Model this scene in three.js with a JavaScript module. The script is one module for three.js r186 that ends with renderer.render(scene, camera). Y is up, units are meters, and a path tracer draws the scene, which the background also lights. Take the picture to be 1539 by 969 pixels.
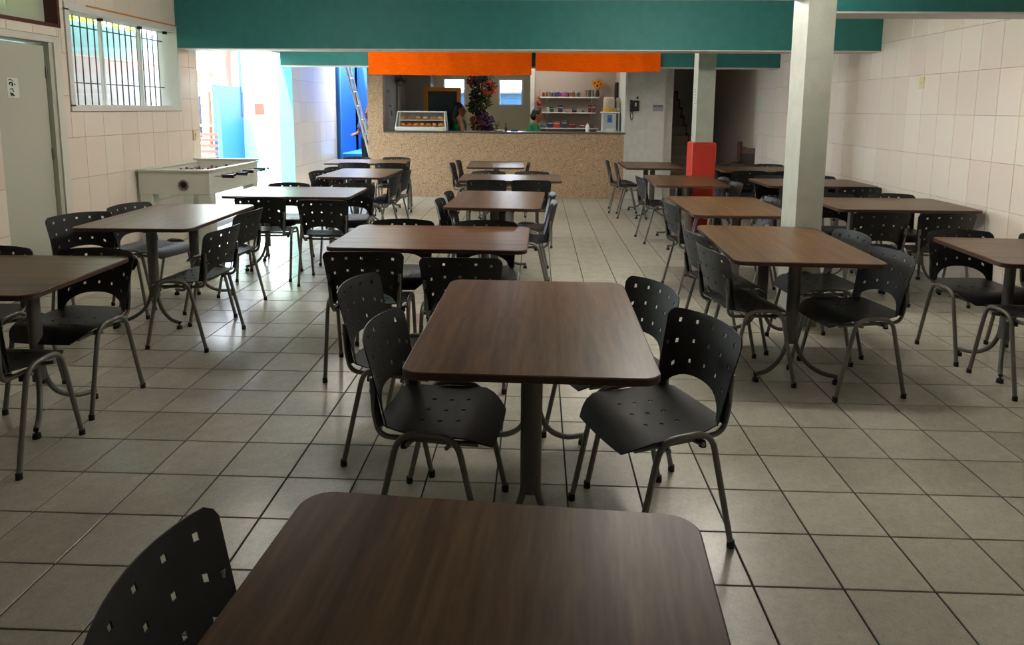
import * as THREE from 'three';
import { RoundedBoxGeometry } from 'three/addons/geometries/RoundedBoxGeometry.js';
import { mergeGeometries } from 'three/addons/utils/BufferGeometryUtils.js';
import { MarchingCubes } from 'three/addons/objects/MarchingCubes.js';
import { RectAreaLightUniformsLib } from 'three/addons/lights/RectAreaLightUniformsLib.js';

// ------------------------------------------------------------------ camera, sky, sun, exposure
const scene = new THREE.Scene();
const R = THREE.MathUtils.degToRad;
const FOCAL = 1040, EYE = 1.575, PITCH = R(7.85), YAW = R(2.1), ROLL = R(0.43), CX = 769.5, CY = 306;
const camera = new THREE.PerspectiveCamera(2 * Math.atan(484.5 / FOCAL) * 180 / Math.PI, 1539 / 969, 0.05, 200);
camera.setViewOffset(1539, 969, 0, 484.5 - CY, 1539, 969);
camera.position.set(0, EYE, 0);
camera.rotation.order = 'YXZ';
camera.rotation.set(-PITCH, YAW, ROLL);
camera.updateMatrixWorld();

scene.background = new THREE.Color(0.80, 0.90, 1.0);
scene.backgroundIntensity = 1.35;

const sun = new THREE.DirectionalLight(0xfff1dc, 1.6);
sun.position.set(-9, 14, -1);
sun.target.position.set(-6, 0, -11);
sun.castShadow = true;
sun.shadow.mapSize.set(2048, 2048);
Object.assign(sun.shadow.camera, { left: -16, right: 16, top: 16, bottom: -16, near: 0.5, far: 50 });
scene.add(sun, sun.target);

const renderer = new THREE.WebGLRenderer({ antialias: true });
renderer.toneMapping = THREE.LinearToneMapping;
renderer.toneMappingExposure = 16.2;
renderer.shadowMap.enabled = true;
RectAreaLightUniformsLib.init();

// ------------------------------------------------------------------ helpers
let seed = 20240607;
const rnd = () => { seed = (seed * 1664525 + 1013904223) >>> 0; return seed / 4294967296; };
const V = (x, y, z) => new THREE.Vector3(x, y, z);
// a pixel of the photograph as a direction, cut with a plane of the room
function cut(px, py, axis, value) {
  const d = V((px - CX) / FOCAL, -(py - CY) / FOCAL, -1).applyEuler(camera.rotation);
  const t = (value - camera.position[axis]) / d[axis];
  return camera.position.clone().addScaledVector(d, t);
}
const names = new Map();
function numbered(n) {
  const k = names.get(n) ?? 0; names.set(n, k + 1);
  return k ? n + '_' + String(k).padStart(3, '0') : n;
}
function tag(o, label, category, group, kind) {
  o.userData = { label, category };
  if (group) o.userData.group = group;
  if (kind) o.userData.kind = kind;
  return o;
}
function thing(name, label, category, pos = [0, 0, 0], turn = 0, group, kind) {
  const g = new THREE.Group(); g.name = numbered(name);
  g.position.set(...pos); g.rotation.y = turn;
  scene.add(g);
  return tag(g, label, category, group, kind);
}
const structure = (name, label, category, pos, turn) => thing(name, label, category, pos, turn, undefined, 'structure');
function part(name, geo, mat, parent, pos, rot) {
  const m = new THREE.Mesh(Array.isArray(geo) ? (geo.length > 1 ? mergeGeometries(geo.map((g) => clean(g))) : geo[0]) : geo, mat);
  m.name = name; m.castShadow = m.receiveShadow = true;
  if (pos) m.position.set(...pos);
  if (rot) m.rotation.set(...rot);
  parent.add(m);
  return m;
}
function clean(g) {
  const h = g.index ? g.toNonIndexed() : g;
  for (const k of Object.keys(h.attributes)) if (!['position', 'normal', 'uv'].includes(k)) h.deleteAttribute(k);
  h.morphAttributes = {};
  return h;
}
const box = (x0, x1, y0, y1, z0, z1) => new THREE.BoxGeometry(x1 - x0, y1 - y0, z1 - z0).translate((x0 + x1) / 2, (y0 + y1) / 2, (z0 + z1) / 2);
const rbox = (x0, x1, y0, y1, z0, z1, r = 0.01, s = 2) => new RoundedBoxGeometry(x1 - x0, y1 - y0, z1 - z0, s, r).translate((x0 + x1) / 2, (y0 + y1) / 2, (z0 + z1) / 2);
// box with uv in metres
function mbox(x0, x1, y0, y1, z0, z1) {
  const g = box(x0, x1, y0, y1, z0, z1), p = g.attributes.position, n = g.attributes.normal, u = g.attributes.uv;
  for (let i = 0; i < p.count; i++) {
    const ax = Math.abs(n.getX(i)), ay = Math.abs(n.getY(i));
    if (ax > 0.5) u.setXY(i, p.getZ(i), p.getY(i)); else if (ay > 0.5) u.setXY(i, p.getX(i), p.getZ(i)); else u.setXY(i, p.getX(i), p.getY(i));
  }
  return g;
}
const tube = (pts, r, seg = 16, rad = 8, closed = false) => new THREE.TubeGeometry(new THREE.CatmullRomCurve3(pts.map((p) => V(...p)), closed, 'centripetal'), seg, r, rad, closed);
// straight pieces joined by rounded corners
function bentTube(pts, r, bend, rad = 8, cseg = 5) {
  const path = new THREE.CurvePath(), P = pts.map((p) => V(...p));
  let cur = P[0];
  for (let i = 1; i < P.length - 1; i++) {
    const a = P[i].clone().sub(P[i - 1]), b = P[i + 1].clone().sub(P[i]);
    const rr = Math.min(bend, a.length() * 0.49, b.length() * 0.49);
    const s = P[i].clone().addScaledVector(a.normalize(), -rr), e = P[i].clone().addScaledVector(b.normalize(), rr);
    path.add(new THREE.LineCurve3(cur, s)); path.add(new THREE.QuadraticBezierCurve3(s, P[i], e)); cur = e;
  }
  path.add(new THREE.LineCurve3(cur, P[P.length - 1]));
  const samples = [];
  path.curves.forEach((c, k) => { const n = c.isLineCurve3 ? 1 : cseg; for (let i = 0; i < n; i++) samples.push(c.getPoint(i / n)); if (k === path.curves.length - 1) samples.push(c.getPoint(1)); });
  return sweep(samples, r, rad);
}
function sweep(P, r, rad = 8) {
  const pos = [], nor = [], uv = [], idx = [];
  let up = V(0, 0, 0), prev = null;
  P.forEach((p, i) => {
    const t = P[Math.min(i + 1, P.length - 1)].clone().sub(P[Math.max(i - 1, 0)]).normalize();
    if (!prev) { up = Math.abs(t.x) < 0.9 ? V(1, 0, 0) : V(0, 1, 0); }
    const b = V().crossVectors(t, up).normalize(); up = V().crossVectors(b, t).normalize(); prev = t;
    for (let k = 0; k <= rad; k++) {
      const a = k / rad * 2 * Math.PI, n = up.clone().multiplyScalar(Math.cos(a)).addScaledVector(b, Math.sin(a));
      const rr = Array.isArray(r) ? r[i] : r;
      pos.push(p.x + n.x * rr, p.y + n.y * rr, p.z + n.z * rr); nor.push(n.x, n.y, n.z); uv.push(k / rad, i / P.length);
    }
  });
  for (let i = 0; i < P.length - 1; i++) for (let k = 0; k < rad; k++) { const a = i * (rad + 1) + k, c = a + rad + 1; idx.push(a, a + 1, c, a + 1, c + 1, c); }
  for (const [base, dir, q] of [[0, -1, P[0]], [(P.length - 1) * (rad + 1), 1, P[P.length - 1]]]) {
    const t = dir > 0 ? P[P.length - 1].clone().sub(P[P.length - 2]).normalize() : P[0].clone().sub(P[1]).normalize();
    const c0 = pos.length / 3; pos.push(q.x, q.y, q.z); nor.push(t.x, t.y, t.z); uv.push(0.5, 0.5);
    for (let k = 0; k <= rad; k++) { const o = (base + k) * 3; pos.push(pos[o], pos[o + 1], pos[o + 2]); nor.push(t.x, t.y, t.z); uv.push(0, 0); }
    for (let k = 0; k < rad; k++) dir > 0 ? idx.push(c0, c0 + 1 + k, c0 + 2 + k) : idx.push(c0, c0 + 2 + k, c0 + 1 + k);
  }
  const g = new THREE.BufferGeometry();
  g.setAttribute('position', new THREE.Float32BufferAttribute(pos, 3)); g.setAttribute('normal', new THREE.Float32BufferAttribute(nor, 3)); g.setAttribute('uv', new THREE.Float32BufferAttribute(uv, 2)); g.setIndex(idx);
  return g;
}
// a bent sheet with thickness and with holes cut through it; f(u, v) gives its middle surface
function sheet(us, vs, hole, f, th) {
  const pos = [], nor = [], uv = [];
  const nAt = (u, v) => { const e = 1e-3, a = f(u + e, v).sub(f(u - e, v)), b = f(u, v + e).sub(f(u, v - e)); return a.cross(b).normalize(); };
  const G = us.map((u) => vs.map((v) => { const p = f(u, v), n = nAt(u, v); return { a: p.clone().addScaledVector(n, th / 2), b: p.clone().addScaledVector(n, -th / 2), n, m: n.clone().negate(), u, v }; }));
  const tri = (A, B, C, na, nb, nc, P) => { for (const q of [A, B, C]) pos.push(q.x, q.y, q.z); for (const q of [na, nb, nc]) nor.push(q.x, q.y, q.z); for (const q of P) uv.push(q.u, q.v); };
  const solid = (i, j) => i >= 0 && j >= 0 && i < us.length - 1 && j < vs.length - 1 && !hole(i, j);
  const wall = (p, q) => { const n = V().crossVectors(q.a.clone().sub(p.a), p.b.clone().sub(p.a)).normalize(); tri(p.a, q.a, q.b, n, n, n, [p, q, q]); tri(p.a, q.b, p.b, n, n, n, [p, q, p]); };
  for (let i = 0; i < us.length - 1; i++) for (let j = 0; j < vs.length - 1; j++) {
    if (!solid(i, j)) continue;
    const p = G[i][j], q = G[i + 1][j], r = G[i + 1][j + 1], s = G[i][j + 1];
    tri(p.a, q.a, r.a, p.n, q.n, r.n, [p, q, r]); tri(p.a, r.a, s.a, p.n, r.n, s.n, [p, r, s]);
    tri(p.b, r.b, q.b, p.m, r.m, q.m, [p, r, q]); tri(p.b, s.b, r.b, p.m, s.m, r.m, [p, s, r]);
    if (!solid(i, j - 1)) wall(q, p);
    if (!solid(i + 1, j)) wall(r, q);
    if (!solid(i, j + 1)) wall(s, r);
    if (!solid(i - 1, j)) wall(p, s);
  }
  const g = new THREE.BufferGeometry();
  g.setAttribute('position', new THREE.Float32BufferAttribute(pos, 3)); g.setAttribute('normal', new THREE.Float32BufferAttribute(nor, 3)); g.setAttribute('uv', new THREE.Float32BufferAttribute(uv, 2));
  return g;
}

// ------------------------------------------------------------------ textures and materials
function noiseTex(n, paint, { srgb = true, repeat = 1 } = {}) {
  const data = new Uint8Array(n * n * 4);
  for (let y = 0; y < n; y++) for (let x = 0; x < n; x++) { const c = paint(x / n, y / n, x, y), o = (y * n + x) * 4; for (let k = 0; k < 3; k++) data[o + k] = Math.max(0, Math.min(255, c[k])); data[o + 3] = 255; }
  const t = new THREE.DataTexture(data, n, n); t.wrapS = t.wrapT = THREE.RepeatWrapping; t.magFilter = THREE.LinearFilter; t.minFilter = THREE.LinearMipmapLinearFilter; t.generateMipmaps = true;
  t.repeat.set(repeat, repeat); if (srgb) t.colorSpace = THREE.SRGBColorSpace; t.needsUpdate = true;
  return t;
}
function valueNoise(n) {           // periodic on [0,1)
  const g = new Float32Array(n * n).map(() => rnd());
  return (x, y, fx = 1, fy = fx) => {
    const a = ((x * fx) % 1 + 1) % 1 * n, b = ((y * fy) % 1 + 1) % 1 * n, i = Math.floor(a), j = Math.floor(b), u = a - i, v = b - j;
    const s = u * u * (3 - 2 * u), t = v * v * (3 - 2 * v), G = (p, q) => g[(q % n) * n + (p % n)];
    return (G(i, j) * (1 - s) + G(i + 1, j) * s) * (1 - t) + (G(i, j + 1) * (1 - s) + G(i + 1, j + 1) * s) * t;
  };
}
const N1 = valueNoise(16), N2 = valueNoise(64), N3 = valueNoise(128);
const std = (color, roughness = 0.6, metalness = 0, extra = {}) => new THREE.MeshStandardMaterial({ color, roughness, metalness, ...extra });

const floorTex = noiseTex(512, (x, y) => {
  const s = rnd(), m = N1(x, y) * 10 + N2(x, y) * 10 - 10, k = s > 0.93 ? -26 : s < 0.06 ? 16 : (s - 0.5) * 14;
  return [200 + m + k, 199 + m + k, 192 + m + k];
}, { repeat: 1.1 });
const woodTex = noiseTex(1024, (x, y) => {
  const w = x + 0.006 * (N1(x, y, 1, 1) - 0.5);
  const a = N1(w, y * 0.0 + 0.3, 1, 0.06), b = N2(w, y, 1, 0.06), c = N3(w, y, 1, 0.08), d = N3(w, y, 2, 0.25);
  const k = (a - 0.5) * 46 + (b - 0.5) * 46 + (c - 0.5) * 26 + (d - 0.5) * 14;
  return [96 + k * 0.55, 70 + k * 0.46, 46 + k * 0.36];
});
const pebbleTex = noiseTex(512, (x, y) => {
  const a = N3(x, y), b = N2(x, y), c = N3(x + 0.37, y + 0.21, 1), s = rnd();
  let k = (a - 0.5) * 36 + (b - 0.5) * 14 + (s - 0.5) * 20;
  if (c > 0.80) return [112 + k, 92 + k, 76 + k];
  if (c < 0.14) return [232 + k, 220 + k, 200 + k];
  return [198 + k, 176 + k, 150 + k];
});
const pebbleBump = noiseTex(256, (x, y) => { const a = N3(x, y) * 160 + rnd() * 60; return [a, a, a]; }, { srgb: false });
const plasterTex = noiseTex(256, (x, y) => { const a = 244 + (N1(x, y) - 0.5) * 14 + (N3(x, y) - 0.5) * 10; return [a, a, a]; });
const grainBump = noiseTex(256, (x, y) => { const a = rnd() * 255; return [a, a, a]; }, { srgb: false, repeat: 6 });
const clothTex = noiseTex(256, (x, y, i, j) => { const a = 238 + ((i + j) % 2) * 10 + (N2(x, y) - 0.5) * 16; return [a, a, a]; });

const M = {
  floorTile: [0xeeebe2, 0xe8e5dc, 0xf3f0e8, 0xe3e0d6].map((c) => std(c, 0.26, 0, { map: floorTex })),
  grout: std(0x262422, 0.95),
  wallTile: [0xf1e4d6, 0xeee0d2, 0xf3e8da].map((c) => std(c, 0.2)),
  wallGrout: std(0xb5a99b, 0.9),
  whitePaint: std(0xdcdad3, 0.55, 0, { map: plasterTex }),
  pillarPaint: std(0xbcc0b4, 0.5, 0, { map: plasterTex }),
  ceiling: std(0xe6e4de, 0.85, 0, { map: plasterTex }),
  teal: std(0x2f7f7c, 0.6, 0, { map: plasterTex }),
  tealPost: std(0x4faa9e, 0.6, 0, { map: plasterTex }),
  pebble: std(0xecdccf, 0.75, 0, { map: pebbleTex, bumpMap: pebbleBump, bumpScale: 0.002 }),
  counterTop: std(0x54504c, 0.35),
  orange: new THREE.MeshPhysicalMaterial({ color: 0xff6600, roughness: 0.95, specularIntensity: 0.25, map: clothTex, side: THREE.DoubleSide }),
  wood: new THREE.MeshPhysicalMaterial({ color: 0xffffff, roughness: 0.33, ior: 1.3, map: woodTex }),
  tableEdge: std(0x4a2f20, 0.5),
  steel: std(0x7d7b75, 0.42, 0.55),
  tableSteel: std(0x6b6964, 0.5, 0.35),
  rubber: std(0x141414, 0.7),
  plastic: std(0x0b0b0c, 0.42, 0, { bumpMap: grainBump, bumpScale: 0.0004 }),
  doorPaint: std(0xbfc2b2, 0.5), doorFrame: std(0xd8d6ca, 0.5),
  whiteMetal: std(0xe4e5e4, 0.4, 0.1),
  bar: std(0x3a3c44, 0.5, 0.3),
  glass: new THREE.MeshPhysicalMaterial({ color: 0xffffff, roughness: 0.02, transmission: 1, thickness: 0, ior: 1.45 }),
  padRed: std(0xc8321c, 0.5),
  foos: std(0xd6d8cc, 0.5), chrome: std(0xb8b8b8, 0.25, 0.9), black: std(0x101010, 0.5),
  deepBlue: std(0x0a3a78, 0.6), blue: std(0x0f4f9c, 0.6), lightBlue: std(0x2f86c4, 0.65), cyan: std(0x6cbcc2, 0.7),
  white: std(0xe2e1da, 0.6), concrete: std(0x9c9992, 0.9),
  kitchenWall: std(0xcfc6a8, 0.6), kitchenPink: std(0xb5a79b, 0.65), greyWall: std(0x8a857c, 0.7),
  darkWood: std(0x5a2a1c, 0.5), stair: std(0x95867a, 0.8),
  leaf: std(0x6f9a2e, 0.7),
};

// ------------------------------------------------------------------ the room
const XL = -4.18, XR = 3.8, ZC = -12.18, YB = 2.224, YCEIL = 2.82, ZNEAR = 2.2;
const Z_OPEN0 = cut(298, 150, 'x', XL).z, Z_OPEN1 = cut(440, 150, 'x', XL).z, Z_LEFTEND = cut(505, 150, 'x', XL).z;
const X_PIER0 = cut(553, 197, 'z', ZC).x, X_PIER1 = cut(576, 197, 'z', ZC).x, X_SERV1 = cut(940, 197, 'z', ZC).x, X_WALL1 = cut(1000, 150, 'z', ZC).x;
const Z_BACK = -16.2;              // back of kitchen and stair hall

// tiles of a wall, each a bevel-edged slab; skip(u0,u1,v0,v1) leaves openings free
function tileWall(parent, { axis, at, face, u0, u1, v0, v1, du, dv, uo = 0, vo = 0, gap = 0.0035, th = 0.008, mats, skip, name = 'tile' }) {
  const cache = new Map();
  const cells = [];
  for (let a = Math.floor((u0 - uo) / du); a * du + uo < u1; a++) for (let b = Math.floor((v0 - vo) / dv); b * dv + vo < v1; b++) {
    const p = Math.max(u0, a * du + uo), q = Math.min(u1, (a + 1) * du + uo), r = Math.max(v0, b * dv + vo), s = Math.min(v1, (b + 1) * dv + vo);
    const list = skip ? skip(p, q, r, s) : [[p, q, r, s]];
    for (const c of list) if (c[1] - c[0] > 0.02 && c[3] - c[2] > 0.02) cells.push(c);
  }
  for (const [p, q, r, s] of cells) {
    const w = q - p - gap, h = s - r - gap, key = w.toFixed(3) + '/' + h.toFixed(3);
    if (!cache.has(key)) cache.set(key, tileSlab(w, h, th));
    const m = part(name, cache.get(key), mats[Math.floor(rnd() * mats.length)], parent);
    m.name = name;
    if (axis === 'x') { m.rotation.set(0, face > 0 ? Math.PI / 2 : -Math.PI / 2, 0); m.position.set(at, (r + s) / 2, (p + q) / 2); }
    else { m.rotation.set(0, face > 0 ? 0 : Math.PI, 0); m.position.set((p + q) / 2, (r + s) / 2, at); }
  }
}
// slab in the xy plane, standing out along +z, with chamfered front edges
function tileSlab(w, h, th, ch = 0.0015) {
  const a = w / 2, b = h / 2, A = a - ch, B = b - ch;
  const P = [[-a, -b, 0], [a, -b, 0], [a, b, 0], [-a, b, 0], [-a, -b, th - ch], [a, -b, th - ch], [a, b, th - ch], [-a, b, th - ch], [-A, -B, th], [A, -B, th], [A, B, th], [-A, B, th]];
  const idx = [];
  const quad = (i, j, k, l) => idx.push(i, j, k, i, k, l);
  for (let k = 0; k < 4; k++) { const n = (k + 1) % 4; quad(k, n, n + 4, k + 4); quad(k + 4, n + 4, n + 8, k + 8); }
  quad(8, 9, 10, 11);
  let g = new THREE.BufferGeometry(); g.setAttribute('position', new THREE.Float32BufferAttribute(P.flat(), 3)); g.setIndex(idx);
  g = g.toNonIndexed(); g.computeVertexNormals();
  const uv = []; const p = g.attributes.position; for (let i = 0; i < p.count; i++) uv.push(p.getX(i), p.getY(i));
  g.setAttribute('uv', new THREE.Float32BufferAttribute(uv, 2));
  return g;
}
// subtract rectangles from a rectangle [u0,u1,v0,v1]
function minus(cell, rects) {
  let out = [cell];
  for (const [a, b, c, d] of rects) {
    const next = [];
    for (const [p, q, r, s] of out) {
      if (b <= p || a >= q || d <= r || c >= s) { next.push([p, q, r, s]); continue; }
      if (a > p) next.push([p, a, r, s]);
      if (b < q) next.push([b, q, r, s]);
      const m = Math.max(p, a), n = Math.min(q, b);
      if (c > r) next.push([m, n, r, c]);
      if (d < s) next.push([m, n, d, s]);
    }
    out = next;
  }
  return out;
}

// ---- floor: tiles of 30 cm; the 300 that show largest are parts, the rest one part
{
  const T = 0.299, ox = 0.737, oz = -3.64, gap = 0.007;
  const fl = structure('floor', 'pale grey speckled ceramic tile floor with dark joints', 'floor');
  part('bed', mbox(XL - 0.2, XR + 0.2, -0.2, -0.0045, Z_BACK, ZNEAR), M.grout, fl);
  const cells = [];
  for (let a = Math.floor((XL - ox) / T); a * T + ox < XR; a++) for (let b = Math.floor((-15.9 - oz) / T); b * T + oz < ZNEAR - 0.1; b++) {
    const x0 = Math.max(XL, ox + a * T), x1 = Math.min(XR, ox + (a + 1) * T), z0 = oz + b * T, z1 = z0 + T;
    if (x1 - x0 < 0.02) continue;
    if (z1 < ZC && x0 > -3.0 && x0 < 3.4) { if (z1 < ZC) continue; }
    const c = V((x0 + x1) / 2, 0, (z0 + z1) / 2).project(camera);
    const inView = c.z < 1 && Math.abs(c.x) < 1.05 && Math.abs(c.y) < 1.08 && (z0 + z1) / 2 < -1.2;
    cells.push({ x0, x1, z0, z1, s: inView ? 1 / (-(z0 + z1) / 2) * ((x1 - x0) / T) : 0, r: rnd() });
  }
  cells.sort((p, q) => q.s - p.s);
  const cache = new Map(), rest = [];
  const geoFor = (w, h, v) => {
    const key = w.toFixed(3) + '/' + h.toFixed(3) + '/' + v;
    if (!cache.has(key)) { const g = tileSlab(w - gap, h - gap, 0.006, 0.0015); const u = g.attributes.uv; for (let i = 0; i < u.count; i++) u.setXY(i, u.getX(i) + v * 0.31, u.getY(i) + v * 0.17); g.rotateX(-Math.PI / 2).translate(0, -0.006, 0); cache.set(key, g); }
    return cache.get(key);
  };
  cells.forEach((c, i) => {
    const v = Math.floor(c.r * 4), g = geoFor(c.x1 - c.x0, c.z1 - c.z0, v), x = (c.x0 + c.x1) / 2, z = (c.z0 + c.z1) / 2;
    if (i < 300) part('tile', g, M.floorTile[Math.floor(c.r * 97) % 4], fl, [x, 0, z]);
    else rest.push(g.clone().translate(x, 0, z));
  });
  const d = part('farther_tiles', mergeGeometries(rest), M.floorTile[1], fl); d.userData = { kind: 'stuff' };
}

// ---- ceiling and beams
{
  const c = structure('ceiling', 'plain white plastered ceiling above the teal beams', 'ceiling');
  part('slab', [mbox(XL - 0.2, XR + 0.2, YCEIL, YCEIL + 0.2, -14.0, ZNEAR), mbox(X_PIER0, XR + 0.2, YCEIL, YCEIL + 0.2, Z_BACK, -14.0)], M.ceiling, c);
  part('added_shade_eave', mbox(-5.52, XL - 0.2, 2.72, 2.8, -9.9, ZNEAR), M.ceiling, c);
  const beam = (z, d, label, yb = YB) => {
    const b = structure('ceiling_beam', label, 'beam');
    part('beam_body', mbox(XL, XR, yb + 0.012, YCEIL, z - d, z), M.teal, b);
    part('beam_soffit', mbox(XL, XR, yb, yb + 0.012, z - d, z + 0.002), M.whitePaint, b);
  };
  beam(-4.99, 0.3, 'teal ceiling beam carried by the plain white pillar', 2.37);
  const d = structure('ceiling_beam', 'deeper teal beam end between the plain white pillar and the tiled wall', 'beam');
  part('beam_body', mbox(2.05, XR, 2.252, 2.37, -5.28, -4.985), M.teal, d);
  part('beam_soffit', mbox(2.05, XR, 2.24, 2.252, -5.28, -4.983), M.whitePaint, d);
  beam(-8.0, 0.3, 'long teal ceiling beam carried by the red padded pillar');
  beam(-11.25, 0.3, 'teal ceiling beam behind the orange canopy');
}

// ---- pillars
{
  const p1 = structure('pillar', 'plain white square pillar beside the dining tables', 'pillar', [0, 0, 0]);
  part('shaft', mbox(1.862, 2.05, 0, YCEIL, -5.29, -5.0), M.pillarPaint, p1);
  part('plinth', mbox(1.854, 2.058, 0, 0.1, -5.298, -4.992), std(0x8b8a84, 0.6), p1);
  const c = cut(1061, 150, 'z', -8.95).x;
  const p2 = structure('pillar', 'white square pillar wrapped in a red pad at its foot', 'pillar');
  part('shaft', mbox(c - 0.11, c + 0.11, 0, YCEIL, -9.2, -8.95), M.pillarPaint, p2);
  const t = thing('pillar_pad', 'bright red foam pad wrapped around the foot of a white pillar', 'pad', [c, 0, -9.075]);
  const top = cut(1052, 214, 'z', -8.9).y;
  part('pad_cover', rbox(-0.155, 0.155, 0.0, top, -0.165, 0.165, 0.03, 3), M.padRed, t);
  part('seam', box(-0.157, 0.157, top * 0.5, top * 0.5 + 0.006, -0.167, 0.167), std(0x8f2012, 0.6), t);
  const s = thing('pillar_sticker', 'narrow paper sticker with dark lettering on pillar side above the red pad', 'sticker', [c - 0.11, cut(1046, 147, 'z', -9.05).y, -9.05], -Math.PI / 2);
  part('paper', box(-0.035, 0.035, -0.13, 0.13, 0, 0.002), std(0xd9d3d0, 0.7), s);
  for (let k = 0; k < 6; k++) part('print', box(-0.018, 0.018, 0.095 - k * 0.034, 0.115 - k * 0.034, 0.002, 0.0026), std(0x4a4a5c, 0.7), s);
}

// ---- left wall with door, transom, window; then the opening to the yard
const WT = 0.2;                                  // wall thickness
const win = { z1: cut(106, 90, 'x', XL).z, z0: cut(268, 120, 'x', XL).z, y0: cut(190, 160, 'x', XL).y, y1: 2.42 };
const dr = { z1: cut(2, 200, 'x', XL).z, z0: cut(88, 200, 'x', XL).z, y1: cut(60, 62, 'x', XL).y };
const tr = { z1: dr.z1 + 0.3, z0: cut(88, 38, 'x', XL).z, y0: cut(40, 30, 'x', XL).y, y1: 2.62 };
{
  const w = structure('wall_left', 'cream tiled wall with the white door and barred window', 'wall');
  const holes = [[win.z0, win.z1, win.y0, win.y1], [dr.z0, dr.z1, 0, dr.y1], [tr.z0, tr.z1, tr.y0, tr.y1]];
  const body = minus([Z_OPEN0, ZNEAR, 0, YCEIL], holes).map(([a, b, c, d]) => mbox(XL - WT, XL - 0.008, c, d, a, b));
  part('masonry', body, M.wallGrout, w);
  const ins = [[win.z0 - 0.05, win.z1 + 0.05, win.y0 - 0.05, win.y1 + 0.05], [dr.z0 - 0.1, dr.z1 + 0.004, 0, dr.y1 + 0.06], [tr.z0 - 0.02, tr.z1, tr.y0 - 0.02, tr.y1]];
  tileWall(w, { axis: 'x', at: XL - 0.008, face: 1, u0: Z_OPEN0, u1: -4.6, v0: 0, v1: YCEIL, du: 0.285, dv: 0.372, uo: -6.27, vo: 0.168, mats: M.wallTile, skip: (p, q, r, s) => minus([p, q, r, s], ins) });
  part('plain_end', mbox(XL - 0.008, XL, 0, YCEIL, -4.6, ZNEAR), M.wallTile[1], w);
  part('opening_edge', mbox(XL - WT, XL, 0, YCEIL, Z_OPEN0 - 0.012, Z_OPEN0), M.wallTile[2], w);
  // lintel and teal post beyond the opening, then the far stretch of tiled wall
  const f = structure('wall_left_far', 'cream tiled wall beyond the yard opening next to the blue doorway', 'wall');
  part('masonry', mbox(XL - WT, XL - 0.008, 0, YCEIL, Z_LEFTEND, Z_OPEN1), M.wallGrout, f);
  tileWall(f, { axis: 'x', at: XL - 0.008, face: 1, u0: Z_LEFTEND, u1: Z_OPEN1, v0: 0, v1: YCEIL, du: 0.36, dv: 0.372, uo: Z_OPEN1, vo: 0.168, mats: M.wallTile });
  part('teal_end', mbox(XL - WT - 0.04, XL + 0.004, 0, YCEIL, Z_OPEN1, Z_OPEN1 + 0.012), M.tealPost, f);
  part('lintel', mbox(XL - WT, XL, YB + 0.2, YCEIL, Z_OPEN1, Z_OPEN0), M.whitePaint, f);
}
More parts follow.
